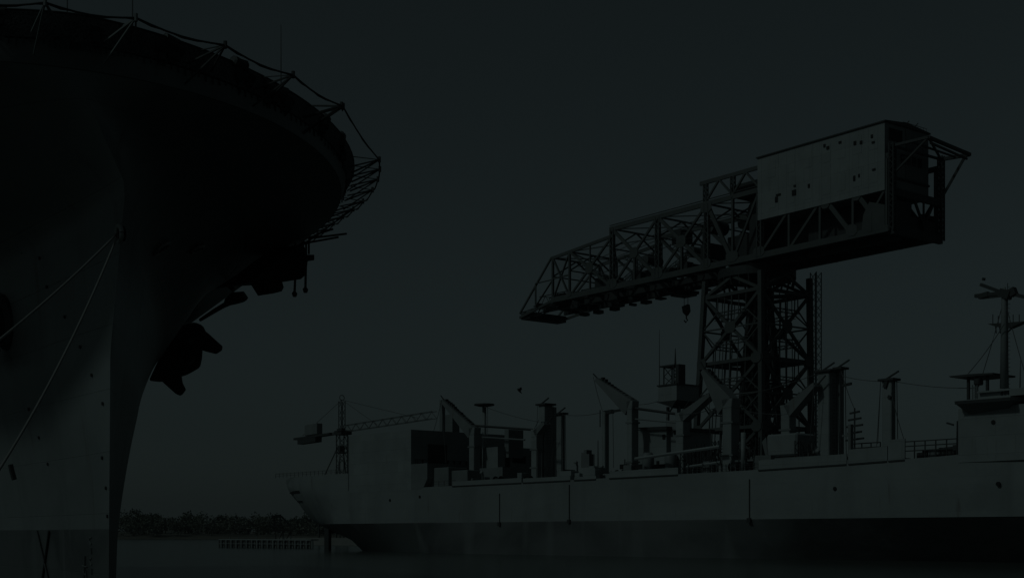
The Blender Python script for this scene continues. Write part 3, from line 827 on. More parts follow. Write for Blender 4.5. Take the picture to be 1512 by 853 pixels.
# dark railed platforms
for x0, x1, y0, y1, c in ((1259, 1300, 655, 688, 9), (1335, 1414, 652, 690, 6)):
    A0, A1 = sa(x0, c), sa(x1, c); zt = sz_(x0, y0, c); zm = zt - (2.2 if c == 9 else 2.6); mb = MB()
    for z in (zt, zt - .7, zt - 1.4): mb.beam((A0, c, z), (A1, c, z), .16)
    n_ = int((A1 - A0) / 1.6)
    for k in range(n_ + 1):
        a = A0 + (A1 - A0) * k / n_; mb.beam((a, c, zm), (a, c, zt), .14)
    mb.build('deck_rail', M['dark'], ship)
    MB().box(A0, A1, c - .4, c + 8, zm - .3, zm).build('platform', M['grey2'], ship)
    for k in range(6):
        a = A0 + .6 + (A1 - A0 - 1.2) * k / 5; MB().box(a - .25, a + .25, c, c + .5, 14, zm - .3).build('stanchion', M['grey'], ship)
    MB().box(A0, A1, c + 1.2, c + 1.5, 14, zm - .3).build('underdeck_shade_sheet', M['black'], ship)  # black sheet put in as the shade of the open space beneath
    for k in range(9):
        a = A0 + 1 + random.random() * (A1 - A0 - 3); h = random.uniform(.5, 1.6)
        MB().box(a, a + random.uniform(.6, 1.8), c + 1, c + 2.4, zm, zm + h).build('locker', M['dark' if k % 3 else 'grey2'], ship, bevel=.05)
# deck clutter: lockers, vents, winches, bollards along the side
def winch(a, c, z, s):
    mb = MB(); mb.tube([(a - s, c, z + s), (a - s * .9, c, z + s), (a - s * .9, c, z + s), (a + s * .9, c, z + s), (a + s * .9, c, z + s), (a + s, c, z + s)], [s * .9, s * .9, s * .5, s * .5, s * .9, s * .9], 12)
    mb.box(a - s * 1.1, a + s * 1.1, c - s * .4, c + s * .4, z, z + s * .3); return mb.build('winch', M['dark'], ship)
def vent(a, c, z, h):
    mb = MB(); mb.tube([(a, c, z), (a, c, z + h * .8), (a, c - .1, z + h * .95), (a, c - .5, z + h)], [.22, .22, .3, .42], 10); return mb.build('deck_vent', M['grey'], ship, smooth=True)
random.seed(21)
for k in range(80):
    x = random.choice([random.uniform(668, 800), random.uniform(845, 930), random.uniform(1010, 1062), random.uniform(1078, 1125), random.uniform(1180, 1225)])
    c = random.uniform(2, 9); a = sa(x, c); z = deck_z(a)
    t = random.random()
    if t < .35: MB().box(a, a + random.uniform(.8, 2.4), c, c + 1.2, z, z + random.uniform(.9, 2.8)).build('locker', M[random.choice(['grey', 'grey2', 'dark'])], ship, bevel=.06)
    elif t < .65: vent(a, c, z, random.uniform(1.5, 3.6))
    elif t < .85: winch(a, c, z, random.uniform(.6, 1.0))
    else: MB().tube([(a, c, z), (a, c, z + random.uniform(2, 5))], .12, 6).build('pole', M['cable'], ship)
for x in (1024, 1030, 1040, 1052, 1090, 1112):
    MB().tube([sp3(x, 690, 3), sp3(x + 3, 662, 3)], .13, 6).build('pipe', M['dark'], ship)
box_px('locker', 'grey', 826, 843, 695, 712, 1.5, 2, bevel=.05, base=14)
box_px('locker', 'grey', 857, 878, 690, 706, 3, 3, bevel=.05, base=14)
mb = MB(); c = 9
for x, y in ((858, 668), (862, 664), (866, 670)):
    mb.box(sa(x, c), sa(x + 4, c), c, c + 1.4, 14, sz_(x, y, c))
mb.build('pump_stack', M['grey2'], ship)
# forward superstructure with bridge
AB0, AB1 = sa(1415), sa(1600)
zb = sz_(1450, 588)
box('bridge_house', M['grey'], ship, AB0, AB1, -.03, BEAM + .03, 14.0, 21.5)
box('bridge_house', M['grey'], ship, AB0 + .4, sa(1492), -.02, BEAM + .02, 21.5, zb)
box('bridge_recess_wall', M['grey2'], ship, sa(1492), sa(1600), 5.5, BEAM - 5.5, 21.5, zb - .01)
box('bridge_deck', M['grey'], ship, sa(1492) + .01, sa(1600), -.3, BEAM + .3, zb, zb + .9)
mb = MB(); mb.prism([sp3(1408, 592, -1.8), sp3(1492, 585, -1.8), sp3(1492, 590, -1.8), sp3(1412, 597, -1.8)], (0, 7, 0)); mb.build('bridge_wing', M['grey'], ship)
mb = MB(); mb.prism([sp3(1412, 597, -1.7), sp3(1492, 590, -1.7), sp3(1489, 603, 0), sp3(1432, 612, 0)], (0, 3, 0)); mb.build('wing_flare', M['grey2'], ship)
mb = MB(); mb.beam(sp3(1410, 594.5, -1.85), sp3(1492, 588.5, -1.85), .1, .45); mb.build('wing_lip', M['dark'], ship)
box_px('pilot_house', 'grey', 1444, 1600, 573, 592, 4, 14)
box_px('pilot_house_roof', 'grey', 1443, 1602, 570.5, 573, 3.4, 15.2)
mb = MB()
for k in range(9): mb.box(sa(1478 + k * 5, 4), sa(1481 + k * 5, 4), 3.9, 4.05, sz_(1480, 583, 4), sz_(1480, 577, 4))
mb.build('bridge_window', M['glass'], ship)
# flying platform aft of the pilot house
c = 7
pf = MB().prism([sp3(1401, 555, c), sp3(1430, 552, c), sp3(1466, 550, c), sp3(1466, 552.5, c), sp3(1418, 557, c), sp3(1403, 557, c)], (0, 6, 0)).build('signal_platform', M['dark'], ship)
for x in (1430, 1442, 1458): MB().beam(sp3(x, 552, c + 1), sp3(x, 592, c + 1), .35).build('stanchion', M['dark'], pf)
box_px('searchlight', 'dark', 1437, 1446, 558, 568, c, 1.2, bevel=.15, parent=pf)
mb = MB()
for k in range(8): mb.beam(sp3(1436, 571 + k * 2.4, c), sp3(1443, 571 + k * 2.4, c), .1)
mb.beam(sp3(1436, 568, c), sp3(1436, 592, c), .12); mb.beam(sp3(1443, 568, c), sp3(1443, 592, c), .12); mb.build('ladder', M['grey2'], pf)
# main mast
c = 9; a = sa(1483, c); z0 = sz_(1483, 573, c)
mast = MB().tube([(a, c, z0), (a, c, sz_(1483, 440, c)), (a, c, sz_(1483, 424, c))], [.62, .40, .2], 12).build('mast', M['grey'], ship, smooth=True)
mb = MB(); zy = sz_(1483, 478, c)
mb.prism([sp3(1458, 478, c), sp3(1512, 474, c), sp3(1500, 480, c), sp3(1490, 484, c), sp3(1470, 482, c)], (0, 1.2, 0))
for x in (1466, 1474, 1496, 1505): mb.beam(sp3(x, 478, c + .5), sp3(x, 468 - (x % 3) * 2, c + .5), .09)
for x in (1470, 1476): mb.beam(sp3(x, 480, c + .5), sp3(x + 1, 492, c + .5), .12)
mb.beam(sp3(1498, 481, c + .5), sp3(1486, 492, c + .5), .15); mb.build('yard', M['dark'], mast)
mb = MB()
for p_, q_, w in (((1448, 420), (1486, 434), .45), ((1440, 437), (1486, 432), .5), ((1450, 440), (1486, 436), .3), ((1486, 432), (1520, 440), .5), ((1446, 438), (1460, 434), .7), ((1494, 426), (1498, 436), .9), ((1478, 432), (1492, 436), 1.2)):
    mb.beam(sp3(*p_, c), sp3(*q_, c), w)
mb.tube([sp3(1452, 414, c), sp3(1453, 410, c)], .25, 6); mb.build('radar_antenna', M['dark'], mast)
mb = MB()
for k in range(25): mb.beam((a + .55, c, z0 + .6 * k), (a + .62, c + .5, z0 + .6 * k), .05)
mb.tube([(a + .62, c, z0), (a + .5, c, z0 + 15)], .05, 5); mb.build('ladder', M['dark'], mast)
MB().tube([sp3(1506, 573, 8), sp3(1507, 532, 8)], [.1, .04], 6).build('whip_antenna', M['cable'], ship)
mb = MB(); a = sa(1415, 2); mb.tube([sp3(1413, 680, 2), sp3(1414, 621, 2)], .14, 6); mb.beam(sp3(1398, 624, 2), sp3(1408, 627, 2), .25); mb.box(a - .9, a + .5, 2, 3, sz_(1415, 664, 2), sz_(1415, 656, 2))
mb.build('flagstaff', M['dark'], ship)

for x0, y0, x1, y1, c in ((652, 590, 640, 637, 6), (655, 588, 700, 628, 9), (715, 600, 803, 624, 9), (803, 600, 788, 634, 9), (830, 612, 888, 609, 9), (876, 556, 890, 608, 7), (880, 558, 929, 590, 9),
    (929, 596, 972, 592, 12), (1003, 612, 1062, 600, 6), (1040, 552, 1003, 612, 7), (1073, 600, 1159, 612, 7), (1073, 588, 1207, 552, 9), (1159, 606, 1207, 590, 8), (1224, 549, 1302, 563, 10),
    (1242, 548, 1262, 604, 8), (1316, 562, 1444, 573, 9), (1316, 580, 1336, 652, 7), (1300, 566, 1296, 655, 9), (1483, 440, 1445, 571, 9), (1483, 440, 1520, 572, 9), (1483, 478, 1430, 551, 8), (820, 640, 812, 700, 9), (905, 608, 906, 690, 8), (1047, 582, 1050, 680, 6), (1202, 566, 1196, 650, 6), (652, 592, 660, 700, 5)):
    span('rigging_wire', x0, y0, x1, y1, c, .11, 'cable', sag=.35, n=6)
for x0, y0, h in ((1012, 668, 6), (1020, 660, 3), (1034, 655, 5), (1046, 664, 4), (1056, 650, 3), (1086, 660, 5), (1093, 652, 3), (1106, 662, 5), (1116, 645, 3), (1180, 650, 4), (1190, 655, 6)):
    c = 5 + (x0 % 4); a = sa(x0, c)
    mb = MB(); mb.lattice((a, c, 14), (a, c, sz_(x0, y0, c)), .25 * h, .9, .12, .9); mb.build('cargo_rig_frame', M['grey2' if x0 % 2 else 'dark'], ship)
for x in range(1016, 1125, 7):
    c = 1.6; a = sa(x, c); MB().tube([(a, c, 14), (a, c, 15.1 + (x % 3) * .5)], .09, 5).build('stanchion', M['grey2'], ship)
rail('deck_rail', 1004, 1120, 1.4, deck_z, 1.2)
rail('deck_rail', 640, 672, .4, deck_z, 1.2)

# ------------------------------------------------------------------ hammerhead crane
CO = (69.5, 251.0); TC = 38.8; CW = 15.0
ang = math.atan2(-.7915, .6112)
cx = CO[0] - .6112 * TC + .7915 * CW / 2; cy = CO[1] + .7915 * TC + .6112 * CW / 2
crane = empty('hammerhead_crane', (cx, cy, 0), ang,
    'giant dark steel hammerhead crane with boarded pale machinery house on a lattice tower', 'crane')
def P(t, c, z): return Vector((TC - t, c - CW / 2, z))
ZB, ZT = 60.6, 74.0
def ztop(t): return ZT if t <= 76 else 72.4 - (t - 76) * .075
for c, side in ((0, -1), (CW, 1)):
    near = c == 0
    mat = M['crane']
    MB().beam(P(-.4, c, ZB), P(98, c, ZB), .55, 1.25).build('bottom_chord', mat, crane)
    MB().beam(P(98, c, ZB - .2), P(112.4, c + (1.5 if near else -1.5), 58.4), .4, .6).beam(P(98, c, 71), P(112.4, c + (1.5 if near else -1.5), 59.4), .35, .45).build('jib_nose', mat, crane)
    mb = MB(); mb.beam(P(-.4, c, ZT), P(76.8, c, ZT), .5, 1.0); mb.beam(P(30, c, ZT + .9), P(76.8, c, ZT + .9), .35, .12)
    mb.beam(P(75.8, c, ztop(76.1)), P(97.8, c, ztop(97.8)), .45, .7); mb.build('top_chord', mat, crane)
    # verticals
    for t in (0, 7.7, 15.6, 23.4, 31.2, 38.6, 46, 61, 76, 83.8, 91.2, 97.5):
        lac = t in (46, 61, 76, 31.2)
        mb = MB()
        if t == 83.8:
            mb.beam(P(t, c, ZB), P(t, c, (ZB + ztop(t)) / 2), .4); mb.beam(P(t, c, (ZB + ztop(t)) / 2), P(t, c, ztop(t)), .3)
        elif lac: mb.lattice(P(t, c, ZB), P(t, c, ztop(t)), 1.1, .5, .22, 1.1)
        else: mb.beam(P(t, c, ZB), P(t, c, ztop(t)), .5)
        mb.build('vertical_member', mat, crane)
    for t in (53.5, 68.5):
        MB().beam(P(t, c, ZB), P(t, c, 67), .5).build('vertical_member', mat, crane)
    # diagonals
    D = [((76, ZT), (61, ZB), .75), ((76, ZB), (61, ZT), .5), ((61, ZT), (46, ZB), .75), ((61, ZB), (46, ZT), .5),
         ((46, ZT), (38.6, ZB), .9), ((31.2, ZT), (38.6, ZB), .5), ((91.2, ZB), (76, 72.4), .45), ((91.2, 71.3), (76, ZB), .55),
         ((97.5, 70.9), (91.2, ZB), .35), ((97.5, ZB), (91.2, 71.2), .25), ((97.5, 65.8), (91.2, 65.8), .3),
         ((31.2, ZB), (23.4, 68.5), .55), ((23.4, ZB), (15.6, 68.5), .55), ((14, 68.3), (7.7, ZB), .9), ((6.8, 68.3), (3.4, 64), .9), ((0, 68.3), (3.4, 64), .45), ((3.4, 64), (3.4, ZB), .7),
         ((104.2, 59.8), (104.2, 65.6), .25), ((104.2, 65.6), (97.5, 65.6), .18), ((104.2, 60), (97.5, 65.6), .15)]
    for (t0, z0), (t1, z1), w in D:
        MB().beam(P(t0, c, z0), P(t1, c, z1), .42, w).build('diagonal_brace', mat, crane)
    # gussets
    G = [(68.5, 67.3, 2.6, 2.4), (53.5, 67.3, 2.8, 2.6), (38.6, 61.6, 3.4, 2.2), (83.8, 66.3, 2.6, 2.6), (76, 61.4, 3.6, 2.2), (61, 61.6, 3.6, 2.4), (46, 61.4, 2.6, 2.0), (46, 73.3, 3.2, 2.4), (91.2, 61.2, 1.8, 1.4), (14.2, 67.8, 2.0, 1.8), (6.8, 67.9, 1.8, 1.8), (7.9, 61.6, 2.6, 2.2), (31.2, 61.4, 3, 2)]
    for t, z, w, h in G:
        MB().plate(P(t, c + .32 * side, z), w, h, .08, (1, 0, 0), (0, 0, 1)).build('gusset_plate', mat, crane)
    MB().prism([P(.3, c + .3 * side, ZB), P(5.6, c + .3 * side, ZB), P(5.2, c + .3 * side, 64), P(3.8, c + .3 * side, 66.2), P(.3, c + .3 * side, 65)], (0, .08, 0)).build('gusset_plate', mat, crane)
    # raised upper truss beside the house
    mb = MB(); mb.beam(P(31.2, c, 78.6), P(48, c, 78.6), .45, .8)
    for t in (46.4, 38.6): mb.lattice(P(t, c, ZT + .5), P(t, c, 78.3), .9, .5, .18, .9)
    for t0, t1 in ((46.4, 42.5), (38.6, 42.5), (38.6, 35), (31.2, 35)): mb.beam(P(t0, c, ZT + .4), P(t1, c, 78.4), .4)
    mb.build('upper_truss', mat, crane)
# cross members between the two trusses
for t in (0, 7.7, 15.6, 23.4, 31.2, 38.6, 46, 53.5, 61, 68.5, 76, 83.8, 91.2, 97.5, 104):
    mb = MB(); mb.beam(P(t, .3, ZB - .3), P(t, CW - .3, ZB - .3), .5, 1.0)
    if 30 < t < 98 and t not in (53.5, 68.5, 83.8):
        mb.build('floor_beam', M['crane'], crane); mb = MB()
        mb.beam(P(t, 0, ztop(t)), P(t, CW, ztop(t)), .35)
        zm = ztop(t) - 4.5
        mb.beam(P(t, 0, zm), P(t, CW / 2, ztop(t)), .3); mb.beam(P(t, CW, zm), P(t, CW / 2, ztop(t)), .3); mb.beam(P(t, 0, zm), P(t, CW, zm), .25)
    mb.build('cross_frame', M['crane'], crane)
tt = [31.2, 46, 61, 76, 91.2, 97.5]
mb = MB()
for a_, b_ in zip(tt, tt[1:]):
    mb.beam(P(a_, 0, ztop(a_)), P(b_, CW, ztop(b_)), .22); mb.beam(P(a_, CW, ztop(a_)), P(b_, 0, ztop(b_)), .22)
mb.build('top_lateral_bracing', M['crane'], crane)
mb = MB()
for k in range(14):
    a_, b_ = k * 7.5, k * 7.5 + 7.5
    mb.beam(P(a_, 0, ZB - .5), P(b_, CW, ZB - .5), .28); mb.beam(P(a_, CW, ZB - .5), P(b_, 0, ZB - .5), .28)
mb.build('bottom_lateral_bracing', M['crane'], crane)
for c in (4.2, 10.8):
    MB().beam(P(-.2, c, ZB - .9), P(106, c, ZB - .9), .6, 1.3).build('trolley_runway', M['dark'], crane)
mb = MB()
for k in range(38):
    t = 34 + k * 1.9; mb.beam(P(t, 4.2, ZB - .3), P(t + 1.0, 10.8, ZB - .3), .2)
mb.build('runway_ties', M['dark'], crane)
mb = MB(); mb.box(*sorted((P(34, 0, 0).x, P(98, 0, 0).x)), 12.2 - CW / 2, 14.4 - CW / 2, ZB + .65, ZB + .8)
for k in range(22): mb.beam(P(34 + k * 3, 12.2, ZB + .8), P(34 + k * 3, 12.2, ZB + 1.9), .08)
mb.beam(P(34, 12.2, ZB + 1.9), P(98, 12.2, ZB + 1.9), .08); mb.build('walkway', M['dark'], crane)
random.seed(5)
for k, t in enumerate((101, 96, 90, 83, 79, 74, 68, 63, 58.5, 52)):
    z = ZB - 1.5; c = 11.5
    MB().box(P(t, 0, 0).x, P(t, 0, 0).x + random.uniform(.8, 2.2), c - CW / 2, c - CW / 2 + 2, z - random.uniform(.3, .9), z).build('underslung_box', M['dark'], crane, bevel=.1)
# machinery on the jib between the trusses
for t0, t1, c0, c1, z0, z1 in ((88, 83, 5, 10, 61, 65), (72, 64, 4, 9, 61, 64), (58, 55, 3, 12, 61.2, 63.4), (51, 48, 3, 8, 61, 66.5), (66, 63, 9, 13, 70, 73), (44, 36, 4, 11, 61, 67), (42, 33, 3, 12, 75, 77.4), (36, 32, 2, 13, 61, 70)):
    MB().box(P(t0, 0, 0).x, P(t1, 0, 0).x, c0 - CW / 2, c1 - CW / 2, z0, z1).build('machinery_cabinet', M['dark'], crane, bevel=.15)
for t, c, z, r in ((48, 5, 70, 1.5), (36, 6, 71.5, 1.8), (41, 8, 70, 1.5), (70, 7, 66.5, 1.1), (55.5, 7, 66, 1.2)):
    MB().tube([P(t, c - 2.4, z), P(t, c + 2.4, z)], r, 18).build('rope_drum', M['crane'], crane)
mb = MB()
for z, c in ((73, 6), (72.4, 8), (71.2, 7), (70.4, 9)): mb.tube([P(36, c, z - .5), P(61, c, z), P(95, c, z - 4)], .08, 5)
mb.build('hoist_cable', M['cable'], crane)
mb = MB(); mb.box(P(99, 0, 0).x - 1, P(99, 0, 0).x + 3, 2 - CW / 2, 5 - CW / 2, 60, 62.4); mb.box(P(112, 0, 0).x, P(108.5, 0, 0).x, 1.6 - CW / 2, 13.4 - CW / 2, 57.8, 59.4); mb.lattice(P(112, 2.2, 58.8), P(99, 2.2, 59.8), 1.2, 1.6, .2, 1.6); mb.lattice(P(104.5, 3, 61), P(93, 3, 61), 3, 3, .18, 2)
mb.lattice(P(104.5, 12, 61), P(93, 12, 61), 2, 2.4, .18, 2)
mb.build('nose_platform', M['dark'], crane)
# machinery house
HX0, HX1 = P(31.4, 0, 0).x, P(0.2, 0, 0).x
mb = MB(); mb.box(HX0, HX1, -.45 - CW / 2, 13 - CW / 2, 67.7, 80.3)
house = mb.build('machinery_house', M['siding'], crane)
mb = MB(); mb.prism([(HX0 - .2, -.75 - CW / 2, 80.3), (HX0 - .2, -.75 - CW / 2, 80.55), (HX0 - .2, 6 - CW / 2, 81.2), (HX0 - .2, 13.3 - CW / 2, 80.55), (HX0 - .2, 13.3 - CW / 2, 80.3)], (HX1 - HX0 + .5, 0, 0)); mb.build('roof', M['dark'], house)
mb = MB()
for k in range(14): mb.box(HX0 + 1 + k * 2.2, HX0 + 1.1 + k * 2.2, -.475 - CW / 2, -.45 - CW / 2, 67.7, 80.3)
mb.build('siding_batten', M['siding'], house)
def ht(px): r = (px - 756) / F; return (CO[0] - CO[1] * r) / (.6112 + .7915 * r)
for px in (1142, 1170, 1195, 1222, 1244, 1268, 1292):      # boarded window openings, two rows
    for zc in (71.2, 77.4):
        t = ht(px); MB().box(P(t + 1, 0, 0).x, P(t - 1, 0, 0).x, -.48 - CW / 2, -.45 - CW / 2, zc - 1.7, zc + 1.6).build('boarded_window', M['siding'], house)
for px, py, w, h in ((1220, 216, .35, .5), (1225, 219, .5, .5), (1243, 211, .5, .35), (1265, 212, .45, .6), (1274, 211, .4, .5), (1290, 202, .35, .5), (1292, 211, .5, .3), (1152, 288, .9, .3), (1149, 295, .5, .9), (1175, 285, .75, .9), (1176, 275, .4, .3), (1197, 275, .35, .6), (1264, 264, .35, .8), (1271, 260, .25, .5), (1293, 251, .55, .3)):
    t = ht(px); Y = CO[1] + .7915 * t; z = 4 + (788 - py) * Y / F
    MB().box(P(t, 0, 0).x - w * .65, P(t, 0, 0).x + w * .65, -.62 - CW / 2, -.5 - CW / 2, z - h * .6, z + h * .6).build('broken_pane', M['black'], house)
# end wall details
E = HX1
mb = MB(); mb.box(E, E + .12, 5.8 - CW / 2, 12.8 - CW / 2, 70.6, 80.0); mb.build('end_cladding', M['grey2'], house)
for k in range(4):
    for z0 in (73.4, 76.4):
        c0 = 5.9 + k * 1.7 + (0 if z0 > 75 else -1.6)
        MB().box(E + .12, E + .2, c0 - CW / 2, c0 + 1.25 - CW / 2, z0, z0 + 1.7).build('window', M['glass'], house)
MB().box(E + .12, E + .3, -.2 - CW / 2, 13 - CW / 2, 70.2, 70.6).build('sill_band', M['dark'], house)
MB().box(E + .12, E + .2, .8 - CW / 2, 4.6 - CW / 2, 77.2, 79.4).build('window', M['black'], house)
for k in range(7):
    MB().beam((E - 1.5 - random.random() * 3, 9 + k * .5 - CW / 2, 80.8), (E - 1 - random.random() * 3, 9 + k * .6 - CW / 2, 81.6 + random.random() * 1.2), .14).build('roof_ventilator', M['dark'], house)
mb = MB()
for k in range(9): mb.beam((E - .6, 6 + k * .9 - CW / 2, 80.6), (E - .6, 6 + k * .9 - CW / 2, 81.6), .07)
mb.beam((E - .6, 6 - CW / 2, 81.6), (E - .6, 13.2 - CW / 2, 81.6), .07); mb.build('roof_rail', M['grey2'], house)
# big dark counterweight box put in to blacken the bays; winches under the house
MB().box(P(22, 0, 0).x, P(2.5, 0, 0).x, 4 - CW / 2, 11 - CW / 2, 61.4, 67.3).build('counterweight', M['dark'], crane, bevel=.1)
MB().box(P(31, 0, 0).x, P(23, 0, 0).x, 6 - CW / 2, 9 - CW / 2, 61.4, 67.5).build('winch_room', M['dark'], crane, bevel=.1)
MB().box(P(33, 0, 0).x, P(-.2, 0, 0).x, 1 - CW / 2, 14 - CW / 2, ZB - .2, ZB + .1).build('machinery_floor', M['dark'], crane)
# rear frame
for c in (0, CW):
    MB().lattice(P(-1.2, c, ZB - .6), P(-1.2, c, 76.2), .9, .7, .26, 1.0).build('rear_post', M['dark'], crane)
mb = MB(); mb.beam(P(-1.2, 0, 67.2), P(-1.2, CW, 67.2), .6, 1.4); mb.beam(P(-1.2, 0, ZB - .4), P(-1.2, CW, ZB - .4), .8, 1.6)
mb.beam(P(-1.2, 6.5, 66.8), P(-1.2, 9.5, 62), .4); mb.beam(P(-1.2, 12.6, 66.8), P(-1.2, 9.5, 62), .4); mb.beam(P(-1.2, 9.5, 66.8), P(-1.2, 9.5, 61), .3)
mb.build('rear_brace', M['dark'], crane)
MB().box(P(-.8, 0, 0).x - .2, P(-.8, 0, 0).x, .3 - CW / 2, 6 - CW / 2, 61, 66).build('rear_panel', M['dark'], crane)
MB().box(P(-.8, 0, 0).x - .2, P(-.8, 0, 0).x, 6 - CW / 2, 14.6 - CW / 2, 61, 63.4).build('rear_panel', M['dark'], crane)
PA, PB, PC, PD = P(-1.2, 0, 75.6), P(-7.9, 1.5, 75.9), P(-5.9, 17.4, 75.9), P(-1.2, CW, 75.6)
mb = MB()
for a_, b_, w in ((PA, PB, .5), (PB, PC, .55), (PC, PD, .6), (PA, PD, .4), (PB, PD, .35), (PB + Vector((0, .6, -.9)), PC + Vector((-.4, -.4, -.8)), .35), (PA.lerp(PB, .5), PD.lerp(PC, .5), .3)): mb.beam(a_, b_, w)
mb.build('rear_gantry', M['dark'], crane)
mb = MB(); mb.beam(PC - Vector((.6, .4, 0)), P(-1.2, CW, 68), .45)
mb.build('gantry_strut', M['dark'], crane); MB().beam(PB, P(-1.2, .3, 70.5), .35).build('gantry_strut', M['dark'], crane)
random.seed(9)
for k in range(26):
    t = random.uniform(33, 100); c = random.uniform(3, 12); w = random.uniform(.6, 2.0)
    z = random.choice([ZB + .8, ZB + .8, ZB - 2.2])
    MB().box(P(t + w, 0, 0).x, P(t - w, 0, 0).x, c - 1 - CW / 2, c + 1 - CW / 2, z, z + random.uniform(.8, 2.2)).build('machinery_cabinet', M['dark'], crane, bevel=.08)
for t0, t1 in ((46, 61), (61, 76), (76, 91)):
    mb = MB(); mb.lattice(P(t0, 4, ZB + 1), P(t1, 4, 68), .9, .9, .12, 1.0); mb.lattice(P(t1, 11, ZB + 1), P(t0, 11, 68), .9, .9, .12, 1.0); mb.build('inner_bracing', M['crane'], crane)
# turntable
mb = MB(); ctr = P(TC, CW / 2, 0)
def disc(r0, r1, z0, z1, n=40): return MB().tube([(0, 0, z0), (0, 0, z1)], r0, n)
disc(8.2, 8.2, 57.6, 59.4).build('turntable_ring', M['dark'], crane)
for k in range(24):
    a_ = k * math.pi / 12; MB().beam((8.0 * math.cos(a_), 8.0 * math.sin(a_), 57.6), (7.6 * math.cos(a_), 7.6 * math.sin(a_), 55.8), .3).build('roller_bracket', M['dark'], crane)
# tower
LV = [57.6, 54, 40, 26, 12, 0]
def leg(i, j, z):
    fl = 1 - z / 57.6
    x = (-7.7 - 4.8 * fl) if i < 0 else (7.9 + .35 * fl)
    y = -CW / 2 + (0 if j < 0 else CW + .6 * fl)
    return Vector((x, y, z))
for i in (-1, 1):
    for j in (-1, 1):
        mb = MB()
        mb.beam(leg(i, j, 0), leg(i, j, 57.6), 1.0, 1.0)
        mb.build('tower_leg', M['crane'], crane)
def face(p, q, name, nrm):
    """one braced face of the tower between the legs p(z), q(z)"""
    for z1, z0 in zip(LV, LV[1:]):
        a_, b_, c_, d_ = p(z1), q(z1), p(z0), q(z0)
        mb = MB()
        mb.beam(c_, d_, .5, .7)
        if z1 == LV[0]:
            m = (a_ + b_) / 2; mb.beam(m, c_, .45, .6); mb.beam(m, d_, .45, .6)
        else:
            m = (a_ + b_ + c_ + d_) / 4; ab = (a_ + b_) / 2; cd = (c_ + d_) / 2; ml, mr = (a_ + c_) / 2, (b_ + d_) / 2
            for e in (a_, b_, c_, d_): mb.beam(m, e, .42, .62)
            mb.beam(ml, mr, .3); mb.beam(m, ab, .28); mb.beam(m, cd, .28)
            for e, g in ((a_, ml), (c_, ml), (b_, mr), (d_, mr)):
                h_ = (m + e) / 2; mb.beam(h_, g, .22); mb.beam(h_, (e + (ab if e in (a_, b_) else cd)) / 2, .18)
            for e, g in ((a_, b_), (b_, a_), (c_, d_), (d_, c_)):
                h_ = (m + e) / 2; k_ = e.lerp(g, .25); mb.beam(h_, k_, .16); mb.beam((m + h_) / 2, (k_ + (e + g) / 2) / 2, .14)
            mb.lattice((ml + m) / 2 + (a_ - c_) * .22, (mr + m) / 2 + (b_ - d_) * .22, .7, .7, .1, .9)
            mb.lattice((ml + m) / 2 - (a_ - c_) * .22, (mr + m) / 2 - (b_ - d_) * .22, .7, .7, .1, .9)
            mb.plate(m + nrm * .35, 3.0, 2.4, .1, (b_ - a_), (0, 0, 1))
            mb.plate(d_ + nrm * .6 + (c_ - d_).normalized() * .9, 2.6, 2.2, .1, (b_ - a_), (0, 0, 1))
            mb.plate(c_ + nrm * .6 + (d_ - c_).normalized() * .9, 2.6, 2.2, .1, (b_ - a_), (0, 0, 1))
        mb.build(name, M['crane'], crane)
face(lambda z: leg(-1, -1, z), lambda z: leg(1, -1, z), 'tower_bracing', Vector((0, -1, 0)))
face(lambda z: leg(1, -1, z), lambda z: leg(1, 1, z), 'tower_bracing', Vector((1, 0, 0)))
face(lambda z: leg(-1, 1, z), lambda z: leg(1, 1, z), 'tower_bracing', Vector((0, 1, 0)))
face(lambda z: leg(-1, -1, z), lambda z: leg(-1, 1, z), 'tower_bracing', Vector((-1, 0, 0)))
# inner pivot column: a dense conical cage
mb = MB(); N = 10; zs = [57, 50, 43, 36, 29, 22, 15, 8, 0]
def rr(z): return 1.9 + (57 - z) / 57 * 5.2
for k in range(N):
    a_ = 2 * math.pi * k / N; b_ = 2 * math.pi * (k + 1) / N
    f = lambda an, z: Vector((rr(z) * math.cos(an) + 1.0, rr(z) * math.sin(an), z))
    mb.beam(f(a_, 57), f(a_, 0), .6)
    for z1, z0 in zip(zs, zs[1:]):
        mb.beam(f(a_, z1), f(b_, z0), .3); mb.beam(f(b_, z1), f(a_, z0), .3); mb.beam(f(a_, z0), f(b_, z0), .35)
mb.build('pivot_column', M['dark'], crane)
MB().tube([(1.0, 0, 57), (1.0, 0, 0)], [.8, 1.2], 12).build('pivot_shaft', M['dark'], crane)
for z in (12, 26, 40, 54):
    mb = MB()
    for i in (-1, 1): mb.beam(leg(i, -1, z), leg(-i, 1, z), .5, .8)
    mb.box(-4, 9, -6.5, -2.2, z - .1, z + .15)
    mb.build('tower_floor', M['dark'], crane)
mb = MB()
for k in range(9):
    z = 6 + k * 5.6; s = 1 if k % 2 else -1
    mb.beam((-2 * s + 4, -4.8, z), (2.6 * s + 4, -4.8, z + 5.4), 1.0, .25); mb.box(2.2 * s + 3, 2.2 * s + 5, -5.6, -4, z + 5.3, z + 5.5)
mb.build('stairway', M['crane'], crane)
MB().lattice((8.3, CW / 2 + 1.6, 0), (8.3, CW / 2 + 1.6, 59), 1.6, 1.6, .16, 1.6).build('lift_shaft', M['grey'], crane)
